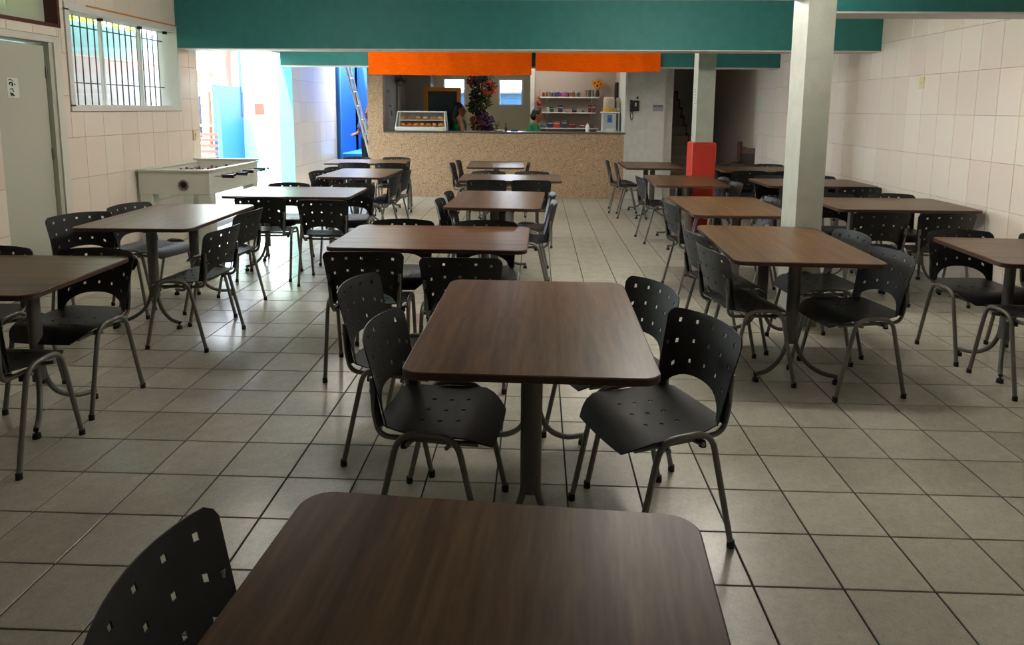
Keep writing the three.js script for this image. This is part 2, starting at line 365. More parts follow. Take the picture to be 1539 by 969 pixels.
// door
{
  const d = structure('door_1', 'pale grey green door with a small paper notice in a white frame', 'door');
  const fm = [mbox(XL - WT, XL + 0.02, 0, dr.y1 + 0.055, dr.z0 - 0.09, dr.z0 - 0.001), mbox(XL - WT, XL + 0.02, dr.y1 + 0.001, dr.y1 + 0.055, dr.z0, dr.z1 + 0.05)];
  part('door_frame', fm, M.doorFrame, d);
  part('door_stop', mbox(XL - WT, XL - 0.12, 0, dr.y1, dr.z1 - 0.06, dr.z1), M.doorFrame, d);
  part('door_leaf', rbox(XL - 0.075, XL - 0.035, 0.01, dr.y1 - 0.03, dr.z0 + 0.05, dr.z1 - 0.026, 0.004), M.doorPaint, d);
  part('door_jamb', mbox(XL - WT, XL + 0.005, 0, dr.y1, dr.z0, dr.z0 + 0.045), M.doorPaint, d);
  for (const y of [0.35, 1.15, 1.85]) part('hinge', new THREE.CylinderGeometry(0.009, 0.009, 0.1, 8).translate(XL - 0.03, y, dr.z0 + 0.05), M.steel, d);
  const a = cut(9, 116, 'x', XL - 0.035), b = cut(29, 147, 'x', XL - 0.035);
  const n = thing('door_notice', 'small white paper notice with green and black figures taped on door', 'notice', [XL - 0.035, (a.y + b.y) / 2, (a.z + b.z) / 2], Math.PI / 2);
  const w = (a.z - b.z) / 2, h = (a.y - b.y) / 2;
  part('paper', box(-w, w, -h, h, 0.0005, 0.0025), std(0xdfe6dc, 0.8), n);
  const ink = std(0x2e2024, 0.8), gr = std(0x4c7a4e, 0.8);
  part('figure', [tube([[-w * .75, h * .75, .003], [-w * .3, h * .8, .003], [w * .05, h * .65, .003]], 0.004, 10, 5)], gr, n);
  part('figure', [tube([[-w * .6, h * .28, .003], [-w * .5, h * .5, .003], [-w * .1, h * .45, .003], [-w * .15, h * .15, .003]], 0.006, 10, 5), tube([[w * .2, h * .35, .003], [w * .35, h * .28, .003]], 0.006, 6, 5)], ink, n);
  part('figure', [tube([[-w * .6, -h * .15, .003], [-w * .2, -h * .1, .003], [w * .05, -h * .4, .003]], 0.005, 10, 5)], gr, n);
  part('figure', [tube([[-w * .6, -h * .5, .003], [-w * .25, -h * .65, .003], [w * .05, -h * .8, .003]], 0.006, 10, 5), tube([[-w * .5, -h * .8, .003], [-w * .1, -h * .6, .003]], 0.006, 6, 5)], ink, n);
  const t = structure('window_2', 'narrow transom of frosted panes above the door', 'window');
  part('window_frame', [mbox(XL - WT - 0.01, XL + 0.004, tr.y0 - 0.02, tr.y0 + 0.01, tr.z0 - 0.02, tr.z1), mbox(XL - WT - 0.01, XL + 0.004, tr.y0, tr.y1, tr.z0 - 0.02, tr.z0 + 0.01)], M.darkWood, t);
  const fr = new THREE.MeshPhysicalMaterial({ color: 0xd4d8c4, roughness: 0.7, transmission: 0.3, thickness: 0 });
  for (let k = 0; k < 2; k++) { const z = tr.z0 + k * 0.45; part('pane', mbox(XL - 0.12, XL - 0.114, tr.y0, tr.y1, z + 0.004, Math.min(tr.z1, z + 0.446)), fr, t); }
}
// barred window
{
  const w = structure('window_1', 'wide window with thin vertical security bars and sliding panes', 'window');
  const { z0, z1, y0, y1 } = win;
  part('window_frame', [mbox(XL - WT - 0.01, XL + 0.012, y0 - 0.045, y0 + 0.012, z0 - 0.045, z1 + 0.045), mbox(XL - WT - 0.01, XL + 0.012, y1 - 0.012, y1 + 0.06, z0 - 0.045, z1 + 0.045), mbox(XL - WT - 0.01, XL + 0.012, y0, y1, z0 - 0.045, z0 + 0.012), mbox(XL - WT - 0.01, XL + 0.012, y0, y1, z1 - 0.012, z1 + 0.045)], M.white, w);
  part('orange_strip', mbox(XL + 0.012, XL + 0.02, y1 + 0.05, y1 + 0.065, z0 - 0.05, z1 - 0.25), std(0xcf8a4a, 0.6), w);
  const n = 17, step = (z1 - z0) / (n + 1);
  for (let k = 1; k <= n; k++) part('bar', new THREE.CylinderGeometry(0.006, 0.006, y1 - y0, 6).translate(XL - 0.165, (y0 + y1) / 2, z0 + k * step), M.bar, w);
  for (const f of [0.25, 0.86]) part('cross_bar', mbox(XL - 0.172, XL - 0.158, y0 + (y1 - y0) * f, y0 + (y1 - y0) * f + 0.01, z0, z1), M.bar, w);
  for (const f of [0.3, 0.66]) { part('mullion', mbox(XL - 0.13, XL - 0.1, y0, y1, z0 + (z1 - z0) * f - 0.014, z0 + (z1 - z0) * f + 0.014), M.whiteMetal, w); }
  const cutz = [0, 0.3, 0.66, 1];
  for (let k = 0; k < 3; k++) part('pane', mbox(XL - 0.117, XL - 0.113, y0 + 0.005, y1 - 0.005, z0 + (z1 - z0) * cutz[k] + 0.016, z0 + (z1 - z0) * cutz[k + 1] - 0.016), M.glass, w);
  for (const f of [0.05, 0.32, 0.68]) part('latch', rbox(XL - 0.1, XL - 0.06, y1 - 0.04, y1 - 0.01, z0 + (z1 - z0) * f - 0.02, z0 + (z1 - z0) * f + 0.02, 0.006), M.black, w);
}

// ---- right wall, rear wall behind the camera, hall end
{
  const w = structure('wall_right', 'long cream tiled wall beside the dining tables', 'wall');
  part('masonry', mbox(XR + 0.008, XR + WT, 0, YCEIL, Z_BACK, ZNEAR), M.wallGrout, w);
  tileWall(w, { axis: 'x', at: XR + 0.008, face: -1, u0: -12.4, u1: -4.3, v0: 0, v1: YCEIL, du: 0.285, dv: 0.386, uo: -6.23, vo: 0.0, mats: M.wallTile });
  part('plain_end', [mbox(XR, XR + 0.008, 0, YCEIL, -4.3, ZNEAR), mbox(XR, XR + 0.008, 0, YCEIL, Z_BACK, -12.4)], M.wallTile[1], w);
  const f = structure('wall_front', 'plain wall closing the room on the near end', 'wall');
  part('masonry', mbox(XL - WT, XR + WT, 0, YCEIL, ZNEAR, ZNEAR + 0.2), M.whitePaint, f);
}

// ------------------------------------------------------------------ the snack counter wall
const Y_TOP = cut(760, 198, 'z', ZC).y;
const Z_KIT = -15.4, X_DIV = cut(803, 150, 'z', -13.6).x;
{
  const w = structure('wall_counter', 'serving counter front faced with speckled pebble render', 'counter');
  part('pebble_front', mbox(X_PIER0, X_SERV1, 0, Y_TOP - 0.03, ZC - 0.2, ZC), M.pebble, w);
  part('pebble_pier', mbox(X_PIER0, X_PIER1, Y_TOP - 0.03, YCEIL, ZC - 0.2, ZC), M.pebble, w);
  part('counter_top', rbox(X_PIER1, X_SERV1, Y_TOP - 0.03, Y_TOP, ZC - 0.45, ZC + 0.02, 0.01), M.counterTop, w);
  part('header', mbox(X_PIER0, X_SERV1, 2.35, YCEIL, ZC - 0.2, ZC), M.whitePaint, w);
  const p = structure('wall_back', 'narrow white wall with the telephone beside the dark stairs', 'wall');
  part('masonry', mbox(X_SERV1, X_WALL1, 0, YCEIL, -13.2, ZC), M.whitePaint, p);
  part('corner_strip', mbox(X_SERV1 - 0.02, X_SERV1 + 0.02, 0, YCEIL, ZC, ZC + 0.012), M.whitePaint, p);
  part('return', mbox(X_WALL1, X_WALL1 + 0.16, 0, YCEIL, -13.2, ZC - 0.14), M.whitePaint, p);
}
// orange canopy in two lengths hung before the back beam
function canopy(px0, px1, y0, z, label) {
  const x0 = cut(px0, 90, 'z', z).x, x1 = cut(px1, 90, 'z', z).x, top = 2.72, n = 56, us = [], vs = [0, 0.05, 0.12, 0.25, 0.4, 0.55, 0.7, 0.85, 1];
  for (let i = 0; i <= n; i++) us.push(i / n);
  const t = thing('canopy_valance', label, 'canopy', [0, 0, 0], 0, undefined);
  const k0 = x0 * 3.1;
  const f = (u, v) => V(x0 + (x1 - x0) * u, y0 + (top - y0) * v - 0.015 * Math.sin(u * Math.PI) * (1 - v), z + (0.014 * Math.sin(u * 31 + k0 + v * 2.5) + 0.008 * Math.sin(u * 67 + v * 5 + k0)) * (0.35 + v * 0.65) + 0.03 * Math.sin(u * 9 + v * 3 + k0) * (0.3 + v * 0.4) * (1 - v));
  part('cloth', sheet(us, vs, () => false, f, 0.004), M.orange, t);
  part('hem', sheet(us, [0, 0.1], () => false, (u, v) => f(u, v).add(V(0, 0, 0.006)), 0.003), M.orange, t);
  for (const q of [0.05, 0.5, 0.95]) part('bracket', box(x0 + (x1 - x0) * q - 0.015, x0 + (x1 - x0) * q + 0.015, top - 0.02, top + 0.02, -11.25, z), M.steel, t);
  part('rail', new THREE.CylinderGeometry(0.015, 0.015, x1 - x0, 8).rotateZ(Math.PI / 2).translate((x0 + x1) / 2, top, z), M.steel, t);
}
canopy(553, 799, cut(680, 112, 'z', -11.13).y, -11.13, 'longer orange cloth valance hung over the pastry end of the counter');
canopy(805, 993, cut(900, 107, 'z', -11.13).y, -11.13, 'shorter orange cloth valance hung over the cup shelves and telephone');

// ---- kitchen shell
{
  const kw = (name, label) => structure(name, label, 'wall');
  const wz = Z_KIT, a = cut(750, 120, 'z', wz), b = cut(785, 158, 'z', wz), c = cut(667, 119, 'z', wz), d = cut(699, 163, 'z', wz);
  const holes = [[a.x, b.x, b.y, a.y], [c.x, d.x, d.y, c.y]];
  part('rear_masonry', minus([X_PIER0, X_SERV1 + 0.1, 0, YCEIL], holes).map(([p, q, r, s]) => mbox(p, q, r, s, wz - 0.15, wz)), M.kitchenWall, kw('wall_kitchen_rear', 'cream rear kitchen wall with two windows'));
  part('left_masonry', mbox(X_PIER0, X_PIER0 + 0.14, 0, YCEIL, wz, ZC - 0.2), M.greyWall, kw('wall_kitchen_left', 'grey side wall of the kitchen with dark cutouts'));
  const s0 = cut(645, 150, 'z', -14.6).x, s1 = cut(598, 150, 'z', -14.0).x;
  part('cupboard_side', mbox(X_PIER0 + 0.14, s1, 0, 2.4, -14.9, -14.0), M.greyWall, kw('kitchen_cupboard', 'tall grey cupboard side in the kitchen corner'));
  part('screen_wall', mbox(s1, s0, 0, YCEIL, wz, -14.8), M.greyWall, kw('wall_kitchen_screen', 'grey screen wall behind the framed board'));
  part('right_masonry', mbox(X_SERV1, X_SERV1 + 0.1, 0, YCEIL, wz, -13.2), M.kitchenPink, kw('wall_kitchen_right', 'narrow side wall behind the small freezer'));
  part('shelf_wall', mbox(X_DIV, X_SERV1 + 0.02, 0, YCEIL, -14.1, -14.0), M.kitchenPink, kw('wall_kitchen_shelves', 'pinkish grey wall carrying the white shelves'));
  part('divider_post', mbox(X_DIV - 0.08, X_DIV, 0, YCEIL, -14.1, -13.9), M.whitePaint, kw('trim_1', 'white post dividing the kitchen from the shelf wall'));
  part('floor_slab', mbox(X_PIER0, X_SERV1, -0.05, 0.004, wz, ZC - 0.2), M.concrete, kw('floor_kitchen', 'grey concrete kitchen floor'));
  for (const [i, q] of [[3, [a, b]], [4, [c, d]]]) {
    const w = structure('window_' + i, i === 3 ? 'small louvred kitchen window above the counter' : 'kitchen window behind the orange framed board', 'window');
    const [p0, p1] = q;
    part('window_frame', [mbox(p0.x - 0.02, p0.x + 0.02, p1.y, p0.y, wz - 0.1, wz + 0.02), mbox(p1.x - 0.02, p1.x + 0.02, p1.y, p0.y, wz - 0.1, wz + 0.02), mbox(p0.x - 0.02, p1.x + 0.02, p1.y - 0.02, p1.y + 0.01, wz - 0.1, wz + 0.02), mbox(p0.x - 0.02, p1.x + 0.02, p0.y - 0.01, p0.y + 0.02, wz - 0.1, wz + 0.02)], M.whiteMetal, w);
    const n = 4; for (let j = 1; j < n; j++) part('slat', mbox(p0.x, p1.x, p1.y + (p0.y - p1.y) * j / n - 0.006, p1.y + (p0.y - p1.y) * j / n + 0.006, wz - 0.07, wz - 0.03), M.whiteMetal, w);
    part('pane', mbox(p0.x + 0.02, p1.x - 0.02, p1.y + 0.01, p0.y - 0.01, wz - 0.052, wz - 0.048), M.glass, w);
  }
  // yard behind the kitchen
  const yb = structure('wall_yard_rear', 'blue yard wall seen through the kitchen windows', 'wall');
  part('blue_render', mbox(-6, 4, 0, 1.95, -18.2, -18), std(0x34648f, 0.7), yb);
  part('coping', mbox(-6, 4, 1.95, 2.05, -18.25, -17.95), M.concrete, yb);
  part('added_rear_shade', mbox(X_PIER0 + 0.2, 4, 2.95, 3.05, -17.3, Z_BACK - 0.2), M.ceiling, yb);  // unseen slab, added to keep the yard behind the kitchen windows darker
}
// ---- stair hall at the end of the room
{
  const s = structure('stairs', 'dark flight of stairs climbing beyond the telephone wall', 'stairs');
  const x0 = X_WALL1 + 0.16, x1 = 3.02, n = 11;
  for (let k = 0; k < n; k++) part('step', mbox(x0, x1, k ? k * 0.175 - 0.12 : 0, (k + 1) * 0.175, -12.75 - (k + 1) * 0.27, -12.75 - k * 0.27), M.stair, s);
  for (let k = 0; k < n; k++) part('skirting', mbox(x1, x1 + 0.03, Math.max(0, k * 0.175 - 0.05), (k + 1) * 0.175 + 0.05, -12.75 - (k + 1) * 0.27, -12.75 - k * 0.27), M.darkWood, s);
  const h = structure('wall_hall', 'unlit end walls of the stair hall', 'wall');
  part('masonry', [mbox(X_SERV1 + 0.1, XR, 0, YCEIL, Z_BACK - 0.2, Z_BACK), mbox(X_WALL1 + 0.0, X_WALL1 + 0.16, 0, YCEIL, Z_BACK, -13.2)], M.whitePaint, h);
}

// ------------------------------------------------------------------ yard beyond the opening
const ZY = -16.6;
{
  const g = structure('yard_ground', 'sunlit pale concrete yard beyond the opening', 'ground');
  part('paving', mbox(-16, XL - WT, -0.2, -0.006, -20, 4), M.concrete, g);
  part('paving', mbox(XL - WT, 5, -0.2, -0.006, -20, Z_BACK), M.concrete, g);
  const y = structure('wall_yard', 'white yard wall with pale cyan dado facing the opening', 'wall');
  const xa = cut(360, 150, 'z', ZY).x, xb = XL - WT, cy = cut(390, 180, 'z', ZY).y;
  part('upper_render', mbox(xa, xb, cy, 2.9, ZY - 0.2, ZY), M.white, y);
  part('dado', mbox(xa, xb, 0, cy, ZY - 0.2, ZY + 0.01), M.cyan, y);
  const bx = cut(331, 150, 'z', ZY + 1.2).x;
  part('blue_return', mbox(bx - 0.1, bx, 0, cut(331, 128, 'z', ZY + 1.2).y, ZY - 1.5, ZY + 1.2), M.blue, y);
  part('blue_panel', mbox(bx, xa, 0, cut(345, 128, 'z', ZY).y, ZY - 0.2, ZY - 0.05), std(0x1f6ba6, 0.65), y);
  // tall blue door edge with yellow strip, and red sign on a white board
  const d = structure('door_2', 'narrow blue door edge with a yellow strip in the yard', 'door');
  const d0 = cut(358, 75, 'z', ZY + 0.05), d1 = cut(366, 176, 'z', ZY + 0.05);
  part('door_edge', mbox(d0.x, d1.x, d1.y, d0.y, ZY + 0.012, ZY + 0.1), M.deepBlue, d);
  part('strip', mbox(d1.x, d1.x + 0.025, d1.y + 0.6, d0.y + 0.1, ZY + 0.012, ZY + 0.06), std(0xd8e04a, 0.6), d);
  const r0 = cut(382, 155, 'z', ZY + 0.03), r1 = cut(397, 172, 'z', ZY + 0.03);
  const sg = thing('wall_sign', 'square red sign on the white yard wall', 'sign', [(r0.x + r1.x) / 2, (r0.y + r1.y) / 2, ZY + 0.002]);
  part('board', rbox((r0.x - r1.x) / 2, (r1.x - r0.x) / 2, (r1.y - r0.y) / 2, (r0.y - r1.y) / 2, 0, 0.02, 0.006), std(0xb52a18, 0.6), sg);
  const q0 = cut(386, 96, 'z', ZY + 0.03), q1 = cut(420, 118, 'z', ZY + 0.03);
  const bd = thing('notice_board', 'grey blank board above the red sign on yard wall', 'board', [0, 0, ZY + 0.002]);
  part('board', rbox(q0.x, q1.x, q1.y, q0.y, 0, 0.03, 0.006), std(0x5f6466, 0.7), bd);
  // white pole on a small foot
  const pp = cut(338, 232, 'y', 0.0), pz = ZY + 0.35, px = cut(338, 200, 'z', pz).x;
  const po = thing('white_pole', 'thin white pole standing in a white foot in the yard', 'pole', [px, 0, pz]);
  part('pole', new THREE.CylinderGeometry(0.02, 0.02, cut(338, 161, 'z', pz).y, 10).translate(0, cut(338, 161, 'z', pz).y / 2, 0), M.white, po);
  part('foot', rbox(-0.1, 0.1, 0, cut(338, 225, 'z', pz).y, -0.1, 0.1, 0.02), M.white, po);
  // gate of white and blue uprights
  const gz = ZY + 0.6, g0 = cut(296, 131, 'z', gz), g1 = cut(326, 238, 'z', gz);
  const gt = thing('yard_gate', 'white gate with upright bars and red and dark panels behind', 'gate', [0, 0, gz]);
  part('top_rail', box(g0.x - 0.8, g1.x, g0.y, g0.y + 0.06, 0, 0.05), M.white, gt);
  part('bottom_rail', box(g0.x - 0.8, g1.x, 0.12, 0.18, 0, 0.05), M.white, gt);
  part('middle_rail', box(g0.x - 0.8, g1.x, g0.y * 0.55, g0.y * 0.55 + 0.05, 0, 0.05), M.white, gt);
  for (let k = 0; k < 12; k++) part('bar', box(g1.x - 0.05 - k * 0.12, g1.x - 0.02 - k * 0.12, 0.05, g0.y, 0.01, 0.04), M.white, gt);
  for (let k = 0; k < 5; k++) part('panel', box(g1.x - 0.22 - k * 0.24, g1.x - 0.12 - k * 0.24, 0.6 + (k % 2) * 0.25, g0.y - 0.1 - (k % 3) * 0.1, -0.1, -0.06), [std(0xc8442e, 0.7), std(0x262c44, 0.7)][k % 2], gt);
  const post = thing('gate_post', 'square blue gate post in the yard', 'post', [g1.x + 0.06, 0, gz]);
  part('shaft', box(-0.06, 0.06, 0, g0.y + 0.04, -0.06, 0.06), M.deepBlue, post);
  part('cap', rbox(-0.075, 0.075, g0.y + 0.04, g0.y + 0.07, -0.075, 0.075, 0.01), M.lightBlue, post);
  // bowl planter on the gate rail ledge
  const lb = cut(316, 124, 'z', gz - 0.25);
  const led = structure('yard_ledge', 'white ledge behind the yard gate carrying the planters', 'ledge');
  part('ledge', mbox(g0.x - 1.5, g1.x + 0.05, 0, lb.y, gz - 0.5, gz - 0.12), M.white, led);
  for (const [px_, c_, nm] of [[318, 0x5a5f6a, 'wide grey bowl planter with yellow green leaves on yard ledge'], [297, 0x6b4a3a, 'small brown bowl planter with yellow green leaves on yard ledge']]) {
    const q = cut(px_, 124, 'z', gz - 0.3);
    const t = thing('bowl_planter', nm, 'planter', [q.x, lb.y, gz - 0.3]);
    part('bowl', new THREE.LatheGeometry([[0.001, 0], [0.07, 0], [0.11, 0.04], [0.14, 0.12], [0.13, 0.125], [0.1, 0.06], [0.001, 0.04]].map(([a, b]) => new THREE.Vector2(a, b)), 20), std(c_, 0.6), t);
    const lv = []; for (let k = 0; k < 26; k++) { const a = rnd() * 6.28, e = 0.5 + rnd(), l = 0.14 + rnd() * 0.12; lv.push(new THREE.ConeGeometry(0.02, l, 4).translate(0, l / 2, 0).scale(1, 1, 0.3).rotateX(0.9 - e * 0.6).rotateY(a).translate(0, 0.08, 0)); }
    part('leaves', lv, M.leaf, t);
  }
  // slatted bench
  const bz = ZY + 1.05, bp = cut(331, 232, 'z', bz);
  const bn = thing('park_bench', 'wooden slatted bench with dark iron ends in the yard', 'bench', [bp.x - 0.75, 0, bz], 0.12);
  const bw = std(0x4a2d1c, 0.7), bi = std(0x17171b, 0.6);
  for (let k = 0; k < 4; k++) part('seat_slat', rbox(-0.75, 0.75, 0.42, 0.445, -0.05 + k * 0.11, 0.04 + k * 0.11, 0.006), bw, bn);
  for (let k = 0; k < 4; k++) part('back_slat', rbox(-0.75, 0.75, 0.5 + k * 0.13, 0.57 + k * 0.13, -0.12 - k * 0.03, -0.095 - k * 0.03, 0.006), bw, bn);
  for (const sx of [-0.68, 0.68]) part('end_frame', [tube([[sx, 0, -0.12], [sx, 0.22, -0.04], [sx, 0.42, -0.08], [sx, 0.99, -0.25]], 0.018, 14, 6), tube([[sx, 0, 0.36], [sx, 0.2, 0.28], [sx, 0.41, 0.34]], 0.018, 10, 6), tube([[sx, 0.4, -0.08], [sx, 0.4, 0.36]], 0.016, 4, 6)], bi, bn);
  // tree crowns above
  for (const [x, y_, z, r] of [[-9.4, 4.2, -21, 1.5], [-13.4, 4.0, -20.5, 1.8], [-7.0, 4.4, -24.5, 1.8]]) {
    const t = thing('yard_tree', 'sunlit yellow green tree ' + (z < -23 ? 'farthest behind the white yard wall' : x < -11 ? 'broadest of those behind the yard gate' : 'right behind the yard gate and ledge'), 'tree', [x, 0, z], 0, 'trees behind the yard');
    part('trunk', new THREE.CylinderGeometry(0.12, 0.18, y_, 8).translate(0, y_ / 2, 0), M.darkWood, t);
    const lf = []; for (let k = 0; k < 700; k++) { const d = V(rnd() - 0.5, rnd() - 0.5, rnd() - 0.5).normalize().multiplyScalar(r * Math.cbrt(rnd())); const q = new THREE.PlaneGeometry(0.16, 0.1).rotateX(rnd() * 6).rotateY(rnd() * 6).translate(d.x, y_ + d.y * 0.8, d.z); lf.push(q); }
    part('foliage', lf, std(0x86b030, 0.8, 0, { side: THREE.DoubleSide }), t);
  }
  // neighbour wall seen through the barred window
  const nw = structure('wall_neighbour', 'pale corridor wall with cyan upper band seen through the barred window', 'wall');
  const nx = -5.6, ny = cut(108, 82, 'x', nx).y, nt = cut(106, 30, 'x', nx).y, nz = -10.2;
  part('lower_render', mbox(nx - 0.2, nx, 0, ny - 0.01, nz, 4), std(0xd3d3d6, 0.7), nw);
  part('upper_render', mbox(nx - 0.2, nx, ny + 0.01, nt, nz, 4), std(0xa4dde2, 0.7), nw);
  part('ridge', mbox(nx - 0.2, nx + 0.015, ny - 0.01, ny + 0.01, nz, 4), M.white, nw);
  const hd = thing('hedge', 'clipped yellow green hedge above the corridor wall', 'hedge', [nx - 0.9, 0, 0]);
  const hl = []; for (let k = 0; k < 1600; k++) hl.push(new THREE.PlaneGeometry(0.14, 0.1).rotateX(rnd() * 6).rotateY(rnd() * 6).translate(rnd() * 0.9 - 0.45, 2.3 + rnd() * 0.9, -10.5 + rnd() * 7.5));
  part('foliage', hl, std(0xb4c840, 0.8, 0, { side: THREE.DoubleSide }), hd);
  part('stem', mbox(-0.3, 0.3, 0, 2.4, -10.5, -3), std(0x5c6a2a, 0.9), hd);
}
// ---- blue room at the end of the passage
{
  const b = structure('wall_blue_room', 'bright blue walls of the side room at the passage end', 'wall');
  part('rear', mbox(-6.2, X_PIER0 + 0.14, 0, YCEIL, -17.2, -17.0), M.blue, b);
  part('side', mbox(X_PIER0 + 0.0, X_PIER0 + 0.14, 0, YCEIL, -17.0, Z_KIT), M.blue, b);
  part('left', mbox(XL - WT - 0.2, XL - 0.2, 0, YCEIL, -17.0, Z_LEFTEND - 0.09), M.blue, b);
  part('door_post', mbox(XL - WT, XL + 0.05, 0, YCEIL, Z_LEFTEND - 0.09, Z_LEFTEND - 0.001), M.blue, b);
  part('door_post_edge', mbox(XL + 0.05, XL + 0.08, 0, YCEIL, Z_LEFTEND - 0.09, Z_LEFTEND - 0.02), M.lightBlue, b);
  part('low_step', mbox(XL - 0.2, X_PIER0, 0, cut(530, 231, 'z', -15.2).y, -17.0, -15.2), M.lightBlue, b);
  // ladder leaning
  const top = cut(522, 97, 'z', -13.6), bot = cut(553, 215, 'z', -13.0);
  const l = thing('step_ladder', 'white aluminium ladder leaning beside the counter pier', 'ladder', [0, 0, 0]);
  const dirv = bot.clone().sub(top), ft = top.clone().addScaledVector(dirv, top.y / (top.y - bot.y));
  const lean = ft.clone().sub(top);
  for (const o of [-0.13, 0.13]) { const s = tube([[ft.x, 0.01, ft.z + o], [top.x, top.y, top.z + o]], 0.022, 2, 8); part('rail', s, M.white, l); }
  for (let k = 1; k < 9; k++) { const p = top.clone().addScaledVector(lean, k / 9); part('rung', new THREE.CylinderGeometry(0.014, 0.014, 0.26, 8).rotateX(Math.PI / 2).translate(p.x, p.y, p.z), M.white, l); }
}

// ------------------------------------------------------------------ furniture: table and chair
function roundedRect(w, l, r) {
  const s = new THREE.Shape(), a = w / 2, b = l / 2;
  s.moveTo(-a + r, -b); s.lineTo(a - r, -b); s.absarc(a - r, -b + r, r, -Math.PI / 2, 0); s.lineTo(a, b - r); s.absarc(a - r, b - r, r, 0, Math.PI / 2);
  s.lineTo(-a + r, b); s.absarc(-a + r, b - r, r, Math.PI / 2, Math.PI); s.lineTo(-a, -b + r); s.absarc(-a + r, -b + r, r, Math.PI, 1.5 * Math.PI);
  return s;
}
const TW = 0.82, TL = 1.2, TH = 0.75;
function makeTable() {
  const t = new THREE.Group();
  const core = new THREE.ExtrudeGeometry(roundedRect(TW, TL, 0.06), { depth: 0.02, bevelEnabled: true, bevelSize: 0.003, bevelThickness: 0.002, bevelSegments: 1, curveSegments: 6 });
  core.rotateX(-Math.PI / 2).translate(0, TH - 0.0235, 0);
  part('edge_band', core, M.tableEdge, t);
  const top = new THREE.ExtrudeGeometry(roundedRect(TW - 0.004, TL - 0.004, 0.058), { depth: 0.0012, bevelEnabled: false, curveSegments: 6 });
  top.rotateX(-Math.PI / 2).translate(0, TH - 0.0012, 0);
  part('tabletop', top, M.wood, t);
  part('rail', rbox(-0.02, 0.02, TH - 0.06, TH - 0.026, -0.42, 0.42, 0.004), M.tableSteel, t);
  for (const s of [-1, 1]) {
    part('cross_rail', rbox(-0.26, 0.26, TH - 0.05, TH - 0.026, s * 0.32 - 0.015, s * 0.32 + 0.015, 0.004), M.tableSteel, t);
    const col = new THREE.CylinderGeometry(0.038, 0.038, TH - 0.06 - 0.2, 16).scale(1, 1, 0.68).translate(0, 0.2 + (TH - 0.26) / 2, s * 0.32);
    part('column', col, M.tableSteel, t);
    for (const k of [-1, 1]) {
      const leg = tube([[k * 0.02, 0.3, s * 0.325], [k * 0.028, 0.2, s * 0.335], [k * 0.07, 0.11, s * 0.36], [k * 0.15, 0.055, s * 0.405], [k * 0.235, 0.045, s * 0.45]], 0.013, 14, 8);
      const f = part('foot', leg, M.tableSteel, t);
      part('glide', [new THREE.CylinderGeometry(0.017, 0.02, 0.024, 10).translate(k * 0.228, 0.0125, s * 0.446), new THREE.CylinderGeometry(0.006, 0.006, 0.02, 6).translate(k * 0.228, 0.032, s * 0.446)], M.rubber, f);
    }
  }
  return t;
}
const CH = 0.79;
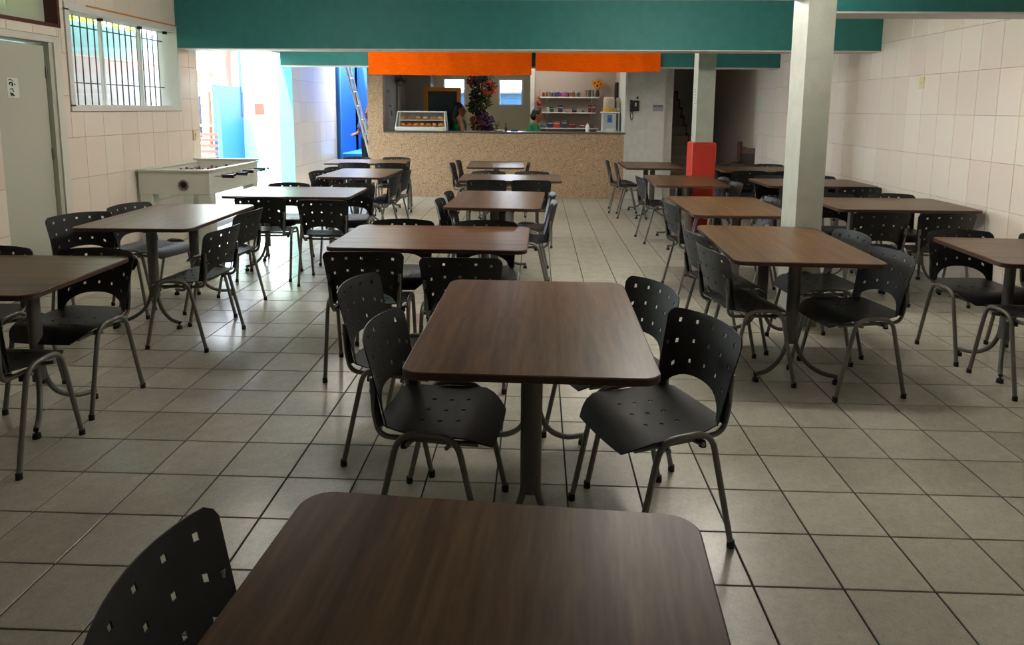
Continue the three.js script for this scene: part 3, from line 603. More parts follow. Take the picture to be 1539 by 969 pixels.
function makeChair() {
  const c = new THREE.Group();
  // backrest: bent plastic shell with three rows of five square holes
  const hu = [-0.74, -0.38, 0, 0.38, 0.74], hv = [0.22, 0.54, 0.84], us = [-1, -0.96, -0.88], vs = [0, 0.08];
  hu.forEach((u, i) => { us.push(u - 0.034, u + 0.034); if (i < 4) us.push(u + 0.19); });
  us.push(0.88, 0.96, 1);
  hv.forEach((v, i) => { vs.push(v - 0.03, v + 0.03); if (i < 2) vs.push(v + 0.16); });
  vs.push(0.93, 0.97, 1);
  const hole = (i, j) => { const u = (us[i] + us[i + 1]) / 2, v = (vs[j] + vs[j + 1]) / 2; return hu.some((a) => Math.abs(a - u) < 0.02) && hv.some((a) => Math.abs(a - v) < 0.015); };
  const fBack = (u, v) => {
    const au = Math.min(1, Math.abs(u)), e = Math.max(0, (au - 0.84) / 0.16);
    const top = CH - 0.006 - 0.012 * u * u - 0.03 * e * e * e;
    const bot = 0.455 + 0.088 * Math.sqrt(Math.max(0, 1 - Math.pow(au / 0.84, 2.4)));
    const y = bot + (top - bot) * v, w = 0.198 + 0.034 * (y - 0.45) / 0.34;
    return V(u * w, y, -0.2 - 0.075 * (y - 0.45) / 0.34 + 0.05 * u * u);
  };
  const back = part('backrest', sheet(us, vs, hole, fBack, 0.004), M.plastic, c);
  back.userData = { label: 'black backrest pierced by rows of square holes' };
  // seat: dished shell with nine holes and a rolled front
  const su = [-0.42, 0, 0.42], sv = [0.34, 0.5, 0.66], a = [-1, -0.94, -0.8, -0.62], b = [0, 0.04, 0.1, 0.2];
  su.forEach((u, i) => { a.push(u - 0.03, u + 0.03); if (i < 2) a.push(u + 0.21); }); a.push(0.62, 0.8, 0.94, 1);
  sv.forEach((v, i) => { b.push(v - 0.018, v + 0.018); }); b.push(0.78, 0.86, 0.92, 0.96, 1);
  const sHole = (i, j) => { const u = (a[i] + a[i + 1]) / 2, v = (b[j] + b[j + 1]) / 2; return su.some((q) => Math.abs(q - u) < 0.02) && sv.some((q) => Math.abs(q - v) < 0.012); };
  const fSeat = (u, v) => {
    const w = 0.225 * (0.8 + 0.2 * Math.sin(Math.min(1, v / 0.55) * Math.PI / 2)) * (1 - 0.3 * Math.pow(Math.max(0, (v - 0.7) / 0.3), 2.5)) * (1 - 0.2 * Math.pow(Math.max(0, (0.1 - v) / 0.1), 3));
    const z = -0.2 + 0.425 * v - 0.02 * u * u * Math.max(0, v - 0.6);
    const y = 0.452 - 0.014 * Math.sin(Math.min(1, v / 0.75) * Math.PI) * (1 - 0.5 * u * u) - 0.06 * Math.pow(Math.max(0, (v - 0.7) / 0.3), 2) + 0.012 * Math.pow(1 - v, 4);
    return V(-u * w, y, z);
  };
  part('seat', sheet(a, b, sHole, fSeat, 0.005), M.plastic, c);
  for (const s of [-1, 1]) {
    const x = s * 0.238;
    const leg = part('leg_frame', bentTube([[x, 0.012, 0.205], [x - s * 0.004, 0.458, 0.105], [x - s * 0.004, 0.458, -0.1], [x, 0.012, -0.205]], 0.0115, 0.07, 8, 6), M.steel, c);
    for (const z of [0.205, -0.205]) part('foot_cap', new THREE.CylinderGeometry(0.0135, 0.0145, 0.028, 10).translate(x, 0.014, z), M.rubber, leg);
    part('seat_tube', bentTube([[s * 0.17, 0.405, 0.17], [s * 0.185, 0.418, -0.185], [s * 0.194, 0.50, -0.2], [s * 0.2, 0.64, -0.204]], 0.010, 0.075, 8, 5), M.steel, c);
    part('back_sleeve', rbox(s * 0.196 - 0.011, s * 0.196 + 0.011, 0, 0.14, -0.014, 0.006, 0.006), M.plastic, c, [0.0, 0.452, -0.172], [-0.21, 0, s * 0.04]);
    part('bumper', new THREE.CylinderGeometry(0.012, 0.014, 0.02, 8).translate(s * 0.2, 0.40, -0.09), M.rubber, c);
  }
  for (const z of [0.07, -0.07]) part('cross_tube', sweep([V(-0.232, 0.415, z), V(-0.16, 0.402, z), V(0.16, 0.402, z), V(0.232, 0.415, z)], 0.009, 6), M.steel, c);
  return c;
}
const tableProto = makeTable(), chairProto = makeChair();

// id: [x, z, turn in degrees (0 = long side towards the kitchen), row, place in the row]
const tables = {
  T1: [-0.118, -0.763, -4, 'wood laminate table farthest from the counter, sixth of the middle row'],
  T2: [-0.007, -2.664, -0.8, 'wood laminate table with chairs on both long sides, fifth middle-row table from the counter'],
  T3: [-0.655, -4.391, 89.4, 'crosswise wood laminate table, fourth middle-row table from the counter'],
  T4: [-0.359, -6.295, -2.4, 'lengthwise wood laminate table, third middle-row table from the counter'],
  T5: [-0.322, -8.307, 90.6, 'crosswise wood laminate table, second middle-row table from the counter'],
  T6: [-0.617, -10.275, 2.3, 'lengthwise wood laminate table nearest the counter in the middle row'],
  TA: [-2.822, -3.242, 91.9, 'wood laminate table beside the white door in the window wall row'],
  TB: [-2.777, -5.115, 1.6, 'glossy lengthwise laminate table next to the foosball table in the window wall row'],
  TC: [-2.347, -6.669, 91.4, 'glossy crosswise laminate table beside the yard opening behind the foosball table'],
  TD: [-2.23, -8.699, -0.7, 'lengthwise laminate table second from the passage with the ladder in the window wall row'],
  TE: [-2.607, -10.552, 93.8, 'crosswise laminate table next to the passage with the ladder'],
  R1: [1.536, -4.364, -2.3, 'wood laminate table next to the plain white pillar with four chairs'],
  R2: [1.657, -6.059, -0.3, 'wood laminate table between the plain white pillar and the red padded pillar'],
  R3: [1.729, -8.19, -1.9, 'wood laminate table standing against the red padded pillar'],
  R4: [1.672, -10.42, -0.3, 'wood laminate table in front of the telephone wall'],
  F1: [3.188, -4.184, 86, 'wood laminate table in the tiled wall row, farthest from the stairs'],
  F2: [3.16, -6.3, 90, 'wood laminate table in the tiled wall row, third from the stairs'],
  F3: [3.16, -8.1, 90, 'wood laminate table in the tiled wall row, second from the stairs'],
  F4: [3.14, -9.9, 90, 'wood laminate table in the tiled wall row, nearest the stairs'],
};
for (const [id, [x, z, turn, label]] of Object.entries(tables)) {
  const t = tableProto.clone(); t.name = numbered('dining_table');
  t.position.set(x, 0, z); t.rotation.y = R(turn); tag(t, label, 'table', 'dining tables'); scene.add(t);
}
// chairs: [x, z of the middle of the backrest's top edge, facing in degrees (0 towards the camera end, 90 to the tiled wall)]
const chairs = {
  T1: [[-0.70, -1.07, 92]],
  T2: [[0.69, -2.60, -67], [0.58, -3.13, -68], [-0.62, -2.50, 84], [-0.87, -3.10, 80]],
  T3: [[-0.97, -3.72, 183], [-0.41, -3.60, 180], [-0.95, -4.88, 0], [-0.36, -4.88, 0]],
  T4: [[0.18, -6.50, -90], [0.18, -5.92, -90], [-0.89, -5.95, 90], [-0.88, -6.48, 90]],
  T5: [[-0.57, -7.66, 180], [-0.07, -7.68, 180], [-0.62, -8.80, 0], [-0.07, -8.80, 0]],
  T6: [[-1.28, -9.98, 90], [-1.25, -10.5, 90], [-0.10, -10.2, -90]],
  TB: [[-3.42, -4.95, 57], [-3.36, -5.46, 75], [-2.03, -4.45, -95], [-2.17, -5.20, -95]],
  TA: [[-2.44, -3.73, -4], [-3.04, -3.74, 2], [-2.42, -2.60, 180]],
  TC: [[-2.46, -5.96, 185], [-1.86, -5.82, 180], [-2.60, -7.17, 0], [-1.92, -7.18, 0]],
  TD: [[-2.79, -8.5, 80], [-2.77, -9.05, 80], [-1.64, -8.15, -95], [-1.62, -8.72, -95]],
  TE: [[-2.9, -11.04, 4], [-2.27, -11.08, 4], [-2.66, -9.86, 184], [-2.12, -9.86, 184]],
  R1: [[0.97, -4.0, 100], [0.99, -4.55, 98], [2.07, -3.98, -80], [2.13, -4.58, -84]],
  R2: [[1.1, -5.95, 95], [2.17, -5.68, -90], [2.17, -6.28, -90]],
  R3: [[1.18, -8.3, 95], [2.24, -8.2, -90], [2.24, -7.65, -90]],
  R4: [[1.05, -10.75, 85], [1.12, -10.22, 85]],
  F1: [[2.84, -4.74, 3], [3.42, -4.70, 0], [2.88, -3.66, 180]],
  F2: [[2.85, -6.82, 0], [3.42, -6.82, 0], [2.76, -5.52, 180], [3.26, -5.5, 180]],
  F3: [[2.88, -8.62, 0], [3.42, -8.62, 0], [2.86, -7.36, 180], [3.42, -7.36, 180]],
  F4: [[2.88, -10.42, 0], [3.42, -10.42, 0], [2.8, -9.2, 180], [3.36, -9.2, 180]],
};
const rank = { T1: 'sixth middle-row', T2: 'fifth middle-row', T3: 'fourth middle-row', T4: 'third middle-row', T5: 'second middle-row', T6: 'first middle-row', TB: 'fourth window-row', TA: 'fifth window-row', TC: 'third window-row', TD: 'second window-row', TE: 'first window-row', R1: 'fourth pillar-row', R2: 'third pillar-row', R3: 'second pillar-row', R4: 'first pillar-row', F1: 'fourth wall-row', F2: 'third wall-row', F3: 'second wall-row', F4: 'first wall-row' };
for (const [id, list] of Object.entries(chairs)) {
  const mine = list.map(([x, z, turn]) => { const f = ((turn % 360) + 360) % 360; return { x, z, turn, across: (f > 45 && f < 135) ? 'window side' : (f > 225 && f < 315) ? 'tiled-wall side' : f >= 135 && f <= 225 ? 'far side' : 'counter side' }; });
  for (const m of mine) {
    const twin = mine.find((o) => o !== m && o.across === m.across);
    const end = !twin ? '' : m.across === 'far side' || m.across === 'counter side' ? (m.x < twin.x ? ', window end' : ', tiled-wall end') : (m.z < twin.z ? ', counter end' : ', far end');
    const c = chairProto.clone(); c.name = numbered('dining_chair');
    const a = R(m.turn); c.rotation.y = a; c.position.set(m.x + Math.sin(a) * 0.275, 0, m.z + Math.cos(a) * 0.275);
    tag(c, 'black perforated plastic chair, ' + m.across + end + ', of ' + rank[id] + ' table from the counter', 'chair', 'chairs at the ' + rank[id] + ' table'); scene.add(c);
  }
}

// ------------------------------------------------------------------ foosball table
{
  const t = thing('foosball_table', 'cream wooden foosball table beside the tiled wall and yard opening', 'game table', [-3.765, 0, -7.62], 0);
  const w = 0.36, l = 0.62, top = 0.9, ap = 0.66;
  part('end_panel', [rbox(-w, w, ap, top, l - 0.03, l, 0.006)], M.foos, t);
  const hole = part('ball_hole', new THREE.TorusGeometry(0.045, 0.012, 8, 20).translate(0.1, 0.76, l + 0.002), M.steel, t);
  part('hole_cup', new THREE.CylinderGeometry(0.042, 0.042, 0.004, 20).rotateX(Math.PI / 2).translate(0.1, 0.76, l + 0.001), M.black, hole);
  part('end_panel', [rbox(-w, w, ap, top + 0.03, -l, -l + 0.03, 0.006)], M.foos, t);
  for (const s of [-1, 1]) part('side_panel', rbox(s * w - 0.015, s * w + 0.015, ap, top, -l, l, 0.006), M.foos, t);
  part('rim', [rbox(-w - 0.03, w + 0.03, top, top + 0.02, l - 0.05, l + 0.02, 0.005), rbox(-w - 0.03, w + 0.03, top + 0.03, top + 0.05, -l - 0.02, -l + 0.05, 0.005), rbox(-w - 0.03, -w + 0.03, top, top + 0.02, -l, l, 0.005), rbox(w - 0.03, w + 0.03, top, top + 0.02, -l, l, 0.005)], M.foos, t);
  part('playfield', box(-w + 0.015, w - 0.015, 0.755, 0.77, -l + 0.03, l - 0.03), M.foos, t);
  for (const sx of [-1, 1]) for (const sz of [-1, 1]) part('leg', rbox(sx * (w - 0.055) - 0.065, sx * (w - 0.055) + 0.065, 0, ap + 0.02, sz * (l - 0.07) - 0.065, sz * (l - 0.07) + 0.065, 0.006), M.foos, t);
  for (let k = 0; k < 8; k++) {
    const z = l - 0.12 - k * 0.142, off = [0.1, 0.075, 0.12, 0.085, 0.07, 0.13, 0.09, 0.1][k];
    const r = part('rod', new THREE.CylinderGeometry(0.007, 0.007, 0.92, 8).rotateZ(Math.PI / 2).translate(off, 0.845, z), M.chrome, t);
    if (k % 2 === 0) part('handle', new THREE.CylinderGeometry(0.016, 0.019, 0.12, 10).rotateZ(Math.PI / 2).translate(0.42 + off, 0.845, z), M.black, r); else part('end_cap', new THREE.CylinderGeometry(0.012, 0.012, 0.02, 8).rotateZ(Math.PI / 2).translate(0.455 + off, 0.845, z), M.black, r);
    const n = [1, 2, 3, 5, 5, 3, 2, 1][k], men = [];
    for (let j = 0; j < n; j++) { const x = (j - (n - 1) / 2) * 0.62 / Math.max(3, n) + off * 0.5; men.push(rbox(x - 0.015, x + 0.015, 0.785, 0.862, z - 0.012, z + 0.012, 0.005), new THREE.SphereGeometry(0.015, 10, 8).translate(x, 0.875, z), rbox(x - 0.012, x + 0.012, 0.772, 0.79, z - 0.014, z + 0.02, 0.004)); }
    part('players', men, k % 2 ? std(0x20242c, 0.5) : std(0x8a3022, 0.5), r);
  }
}

// ------------------------------------------------------------------ things on and behind the counter
const onCounter = (px, z = ZC - 0.2) => cut(px, 197, 'z', z).x;
{
  // pastry display case
  const z = ZC - 0.22, x0 = cut(596, 190, 'z', z).x, x1 = cut(672, 190, 'z', z).x, h = cut(640, 167, 'z', z).y - Y_TOP, w = x1 - x0;
  const t = thing('pastry_case', 'glass fronted heated pastry case on the serving counter', 'display case', [(x0 + x1) / 2, Y_TOP, z]);
  const gl = M.glass;
  part('base', rbox(-w / 2, w / 2, 0, 0.07, -0.16, 0.16, 0.01), M.whiteMetal, t);
  part('roof', rbox(-w / 2 + 0.04, w / 2 - 0.02, h - 0.02, h, -0.16, 0.06, 0.006), M.whiteMetal, t);
  for (const s of [-1, 1]) part('side_frame', [tube([[s * (w / 2 - 0.015), 0.06, 0.15], [s * (w / 2 - 0.035), h - 0.01, 0.05]], 0.012, 4, 6), tube([[s * (w / 2 - 0.015), 0.06, -0.15], [s * (w / 2 - 0.035), h - 0.01, -0.15]], 0.012, 4, 6)], M.whiteMetal, t);
  part('shelf', box(-w / 2 + 0.04, w / 2 - 0.04, h * 0.52, h * 0.52 + 0.012, -0.15, 0.06), M.whiteMetal, t);
  part('front_pane', new THREE.BoxGeometry(w - 0.08, Math.hypot(h - 0.08, 0.1), 0.004).rotateX(-Math.atan2(0.1, h - 0.08)).translate(0, (h + 0.06) / 2, 0.1), gl, t);
  part('back_panel', box(-w / 2 + 0.04, w / 2 - 0.04, 0.06, h - 0.02, -0.155, -0.15), std(0x9a928c, 0.5), t);
  for (let k = 0; k < 13; k++) {
    const up = k < 6, n = up ? 6 : 7, x = -w / 2 + 0.12 + (up ? k : k - 6) * (w - 0.24) / (n - 1), y = Y_TOP + (up ? h * 0.52 + 0.014 : 0.072);
    const p = thing('pastry', up ? 'golden baked pastry on upper shelf of the display case' : 'golden baked pastry on lower deck of the display case', 'pastry', [(x0 + x1) / 2 + x, y, z - 0.03], rnd() * 3, up ? 'pastries on the upper shelf' : 'pastries on the lower deck');
    const g = new THREE.SphereGeometry(1, 14, 10).scale(0.052, 0.034, 0.04).translate(0, 0.032, 0);
    const q = g.attributes.position; for (let i = 0; i < q.count; i++) if (q.getY(i) < 0.004) q.setY(i, 0);
    part('crust', g, std([0xd08a3a, 0xc4782c, 0xe0a050][k % 3], 0.6), p);
    part('crimp', new THREE.TorusGeometry(0.044, 0.006, 6, 16).rotateX(Math.PI / 2).scale(1, 1, 0.78).translate(0, 0.008, 0), std(0xb87030, 0.6), p);
  }
  const lp = thing('paper_bag', 'folded white paper napkin leaning against the pastry case', 'napkin', [onCounter(661, ZC - 0.03), Y_TOP, ZC - 0.03]);
  part('fold', new THREE.ExtrudeGeometry(new THREE.Shape([new THREE.Vector2(-0.05, 0), new THREE.Vector2(0.05, 0), new THREE.Vector2(0.03, 0.06), new THREE.Vector2(-0.01, 0.05)]), { depth: 0.01, bevelEnabled: true, bevelSize: 0.002, bevelThickness: 0.002 }), std(0xe6dcbc, 0.8), lp);
}
{
  // white bottle
  const p = thing('white_bottle', 'white plastic squeeze bottle standing on the serving counter', 'bottle', [onCounter(883, ZC - 0.1), Y_TOP, ZC - 0.1]);
  const L = (pts, n = 18) => new THREE.LatheGeometry(pts.map(([a, b]) => new THREE.Vector2(a, b)), n);
  part('body', L([[0.001, 0], [0.035, 0], [0.037, 0.01], [0.034, 0.11], [0.018, 0.125], [0.018, 0.13]]), std(0xf2f0ec, 0.4), p);
  part('cap', L([[0.02, 0.13], [0.02, 0.14], [0.012, 0.155], [0.001, 0.156]]), std(0xe0ded8, 0.4), p);
  // dark bottle, blue cloth, white dish, little plant
  const b = thing('sauce_bottle', 'small dark sauce bottle on the serving counter beside white dish', 'bottle', [onCounter(760, ZC - 0.3), Y_TOP, ZC - 0.3]);
  part('body', L([[0.001, 0], [0.026, 0], [0.028, 0.06], [0.012, 0.1], [0.012, 0.12]]), std(0x2a1c14, 0.3), b);
  part('cap', L([[0.014, 0.12], [0.014, 0.14], [0.001, 0.141]]), M.black, b);
  const d = thing('serving_dish', 'shallow white dish on the serving counter', 'dish', [onCounter(752, ZC - 0.14), Y_TOP, ZC - 0.14]);
  part('dish_body', L([[0.001, 0], [0.05, 0], [0.085, 0.025], [0.08, 0.027], [0.045, 0.008], [0.001, 0.008]]), M.white, d);
  part('rim', new THREE.TorusGeometry(0.083, 0.004, 6, 24).rotateX(Math.PI / 2).translate(0, 0.026, 0), M.white, d);
  const bt = thing('blue_tray', 'small blue plastic tray on the serving counter', 'tray', [onCounter(773, ZC - 0.25), Y_TOP, ZC - 0.25]);
  part('tray_base', rbox(-0.06, 0.06, 0, 0.012, -0.05, 0.05, 0.004), M.blue, bt);
  part('tray_rim', [box(-0.06, 0.06, 0.008, 0.028, 0.046, 0.05), box(-0.06, 0.06, 0.008, 0.028, -0.05, -0.046), box(-0.06, -0.056, 0.008, 0.028, -0.05, 0.05), box(0.056, 0.06, 0.008, 0.028, -0.05, 0.05)], M.blue, bt);
  const pl = thing('potted_plant', 'little green potted plant on the serving counter by white dish', 'plant', [onCounter(746, ZC - 0.33), Y_TOP, ZC - 0.33]);
  part('pot', L([[0.001, 0], [0.03, 0], [0.042, 0.06], [0.038, 0.06], [0.001, 0.05]]), std(0x7c5a3c, 0.7), pl);
  const lv = []; for (let k = 0; k < 22; k++) { const a = rnd() * 6.28, ln = 0.07 + rnd() * 0.11; lv.push(new THREE.ConeGeometry(0.012, ln, 4).translate(0, ln / 2, 0).scale(1, 1, 0.35).rotateX(rnd() * 0.8).rotateY(a).translate(0, 0.05, 0)); }
  part('leaves', lv, std(0x55662c, 0.7), pl);
  // folded white cloth by the dispenser
  const c = thing('folded_cloth', 'crumpled white cloth on the counter before the water cooler', 'cloth', [onCounter(918, ZC - 0.2), Y_TOP, ZC - 0.2]);
  const g = new THREE.SphereGeometry(1, 20, 12), q = g.attributes.position; for (let i = 0; i < q.count; i++) { const k = 1 + 0.25 * Math.sin(q.getX(i) * 9 + q.getZ(i) * 5); q.setXYZ(i, q.getX(i) * 0.095 * k, Math.max(0, q.getY(i) * 0.045 * k + 0.02), q.getZ(i) * 0.06 * k); }
  g.computeVertexNormals(); part('fabric', g, std(0xdcd6cc, 0.9), c);
  part('fold', rbox(-0.08, 0.06, 0.0, 0.02, 0.02, 0.075, 0.008), std(0xe4dfd6, 0.9), c);
}
// wooden framed board, hanging fans, flowers, shelves
{
  const z = -14.0, a = cut(637, 131, 'z', z), b = cut(693, 175, 'z', z);
  const t = thing('framed_board', 'dark board in an orange wooden frame behind the pastry case', 'board', [(a.x + b.x) / 2, 0, z]);
  const w = (b.x - a.x) / 2, fw = std(0xb5741f, 0.5);
  part('frame', [box(-w, w, a.y - 0.08, a.y, -0.03, 0.03), box(-w, -w + 0.08, 0.9, a.y - 0.08, -0.03, 0.03), box(w - 0.08, w, 0.9, a.y - 0.08, -0.03, 0.03), box(-w, w, 0.82, 0.9, -0.03, 0.03)], fw, t);
  part('panel', box(-w + 0.08, w - 0.08, 0.9, a.y - 0.08, -0.02, 0), std(0x26343c, 0.2), t);
  for (const s of [-1, 1]) part('stand', box(s * w * 0.8 - 0.03, s * w * 0.8 + 0.03, 0, 0.84, -0.03, 0.03), fw, t);
  const fan = (px, py, z, r, label, wall) => {
    const p = cut(px, py, 'z', z), f = thing('wall_fan', label, 'fan', [p.x, p.y, z], wall ? 0.5 : -0.1);
    const rings = []; for (const k of [1, 0.75, 0.5, 0.28]) rings.push(new THREE.TorusGeometry(r * k, 0.006, 5, 28).translate(0, 0, 0.05 * (1 - k)));
    for (let k = 0; k < 14; k++) rings.push(new THREE.CylinderGeometry(0.003, 0.003, r, 4).translate(0, r / 2, 0).rotateZ(k * Math.PI / 7).translate(0, 0, 0.03));
    part('cage', rings, std(0x2a2a2c, 0.5), f);
    for (let k = 0; k < 3; k++) part('blade', new THREE.SphereGeometry(1, 10, 6).scale(r * 0.22, r * 0.42, 0.006).translate(0, r * 0.42, 0).rotateY(0.4).rotateZ(k * 2.094), std(0x3c3c40, 0.5), f);
    part('motor', new THREE.CylinderGeometry(r * 0.2, r * 0.26, 0.14, 14).rotateX(Math.PI / 2).translate(0, 0, -0.08), std(0x35353a, 0.5), f);
    part('bracket', tube([[0, 0, -0.13], [0, 0.04, -0.24], [0, 0.02, -0.32]], 0.014, 8, 6), std(0x35353a, 0.5), f);
  };
  fan(602, 119, -13.9, 0.13, 'dark wall fan high on the grey kitchen wall', true);
  // leaning shapes stuck on the grey wall, like cut paper notes
  for (const [px, py, label] of [[583, 138, 'dark curved paper cutout high on the grey kitchen wall'], [586, 160, 'dark wing shaped paper cutout low on the grey kitchen wall'], [589, 170, 'round dark paper cutout lowest on the grey kitchen wall']]) {
    const x = X_PIER0 + 0.14, p = cut(px, py, 'x', x);
    const t2 = thing('wall_cutout', label, 'decoration', [x, p.y, p.z], Math.PI / 2);
    if (py === 170) part('disc', new THREE.CylinderGeometry(0.06, 0.06, 0.006, 18).rotateX(Math.PI / 2).translate(0, 0, 0.004), M.black, t2);
    else part('wing', new THREE.TorusGeometry(0.12, 0.025, 6, 16, 1.8).rotateZ(0.6).scale(1.2, 0.6, 0.15).translate(0, -0.05, 0.005), M.black, t2);
  }
  // hanging artificial flowers
  const fx = (px, py, z = -12.95) => cut(px, py, 'z', z);
  const bunches = [[712, 122, 0x7a2418, 0.13], [727, 120, 0x3a4a5a, 0.12], [735, 132, 0xc23a18, 0.15], [716, 142, 0x22301c, 0.15], [729, 152, 0x5a5a22, 0.15], [712, 160, 0x26281c, 0.13], [722, 172, 0x5a2c1c, 0.14], [717, 186, 0x8a3014, 0.15], [731, 181, 0x5a2a5c, 0.14], [733, 192, 0x4a2250, 0.11]];
  bunches.forEach(([px, py, col, r], i) => {
    const p = fx(px, py, -12.98 + (i % 3) * 0.06);
    const what = ['brick red flower cluster at the top of the hanging garland', 'slate blue leaf cluster at the top of the hanging garland', 'bright orange red flower cluster on the hanging garland', 'dark green leaf cluster under the red flowers of the garland', 'olive leaf cluster in the middle of the hanging garland', 'blackish leaf cluster beside the first woman, on the garland', 'brown leaf cluster low on the hanging garland', 'rust orange flower cluster at the garland foot', 'purple flower cluster low on the hanging garland', 'deep violet flower cluster at the garland foot'][i];
    const t3 = thing('flower_cluster', what, 'flowers', [p.x, p.y, p.z], 0, 'hanging artificial flower garland');
    const pet = [], gr = [];
    for (let k = 0; k < 70; k++) { const d = V(rnd() - 0.5, rnd() - 0.5, (rnd() - 0.5) * 0.8).normalize(), s = r * (0.55 + rnd() * 0.5); pet.push(new THREE.SphereGeometry(1, 6, 5).scale(0.03, 0.012, 0.022).rotateX(rnd() * 6).rotateY(rnd() * 6).translate(d.x * s, d.y * s, d.z * s)); }
    for (let k = 0; k < 40; k++) { const d = V(rnd() - 0.5, rnd() - 0.5, (rnd() - 0.5) * 0.8).normalize(), s = r * rnd(); gr.push(new THREE.ConeGeometry(0.018, 0.08, 4).scale(1, 1, 0.3).rotateX(rnd() * 6).rotateZ(rnd() * 6).translate(d.x * s, d.y * s, d.z * s)); }
    part('petals', pet, std(col, 0.8), t3); part('greenery', gr, std(0x1e2a18, 0.8), t3);
  });
  const g0 = fx(722, 100), g1 = fx(724, 200);
  const st = thing('garland_stem', 'dark hanging stem that carries the artificial flower clusters', 'garland', [0, 0, 0]);
  part('cord', tube([[g0.x, 2.8, -12.95], [g0.x + 0.03, 2.0, -12.94], [g1.x - 0.03, 1.5, -12.96], [g1.x, g1.y - 0.05, -12.95]], 0.016, 24, 6), std(0x1e2a18, 0.8), st);
  const lf = []; for (let k = 0; k < 60; k++) { const y = g1.y + rnd() * (2.6 - g1.y); lf.push(new THREE.ConeGeometry(0.025, 0.12, 4).scale(1, 1, 0.3).rotateX(rnd() * 6).rotateY(rnd() * 6).translate(g1.x + (rnd() - 0.5) * 0.2, y, -12.96 + (rnd() - 0.5) * 0.12)); }
  part('leaves', lf, std(0x26341e, 0.8), st);
  // greenish drape next to the flowers
  const dp = thing('grey_drape', 'grey green cloth drape hanging beside the flower garland', 'drape', [0, 0, 0]);
  const d0 = cut(733, 112, 'z', -13.6), d1 = cut(748, 150, 'z', -13.6), us = [...Array(13)].map((_, i) => i / 12), vs = [...Array(9)].map((_, i) => i / 8);
  part('cloth', sheet(us, vs, () => false, (u, v) => V(d0.x + (d1.x - d0.x) * (u * (1 - 0.75 * (1 - v))), d1.y + (YCEIL - d1.y) * v, -13.6 + 0.02 * Math.sin(u * 22)), 0.004), std(0x6f7a6c, 0.85, 0, { side: THREE.DoubleSide }), dp);
}
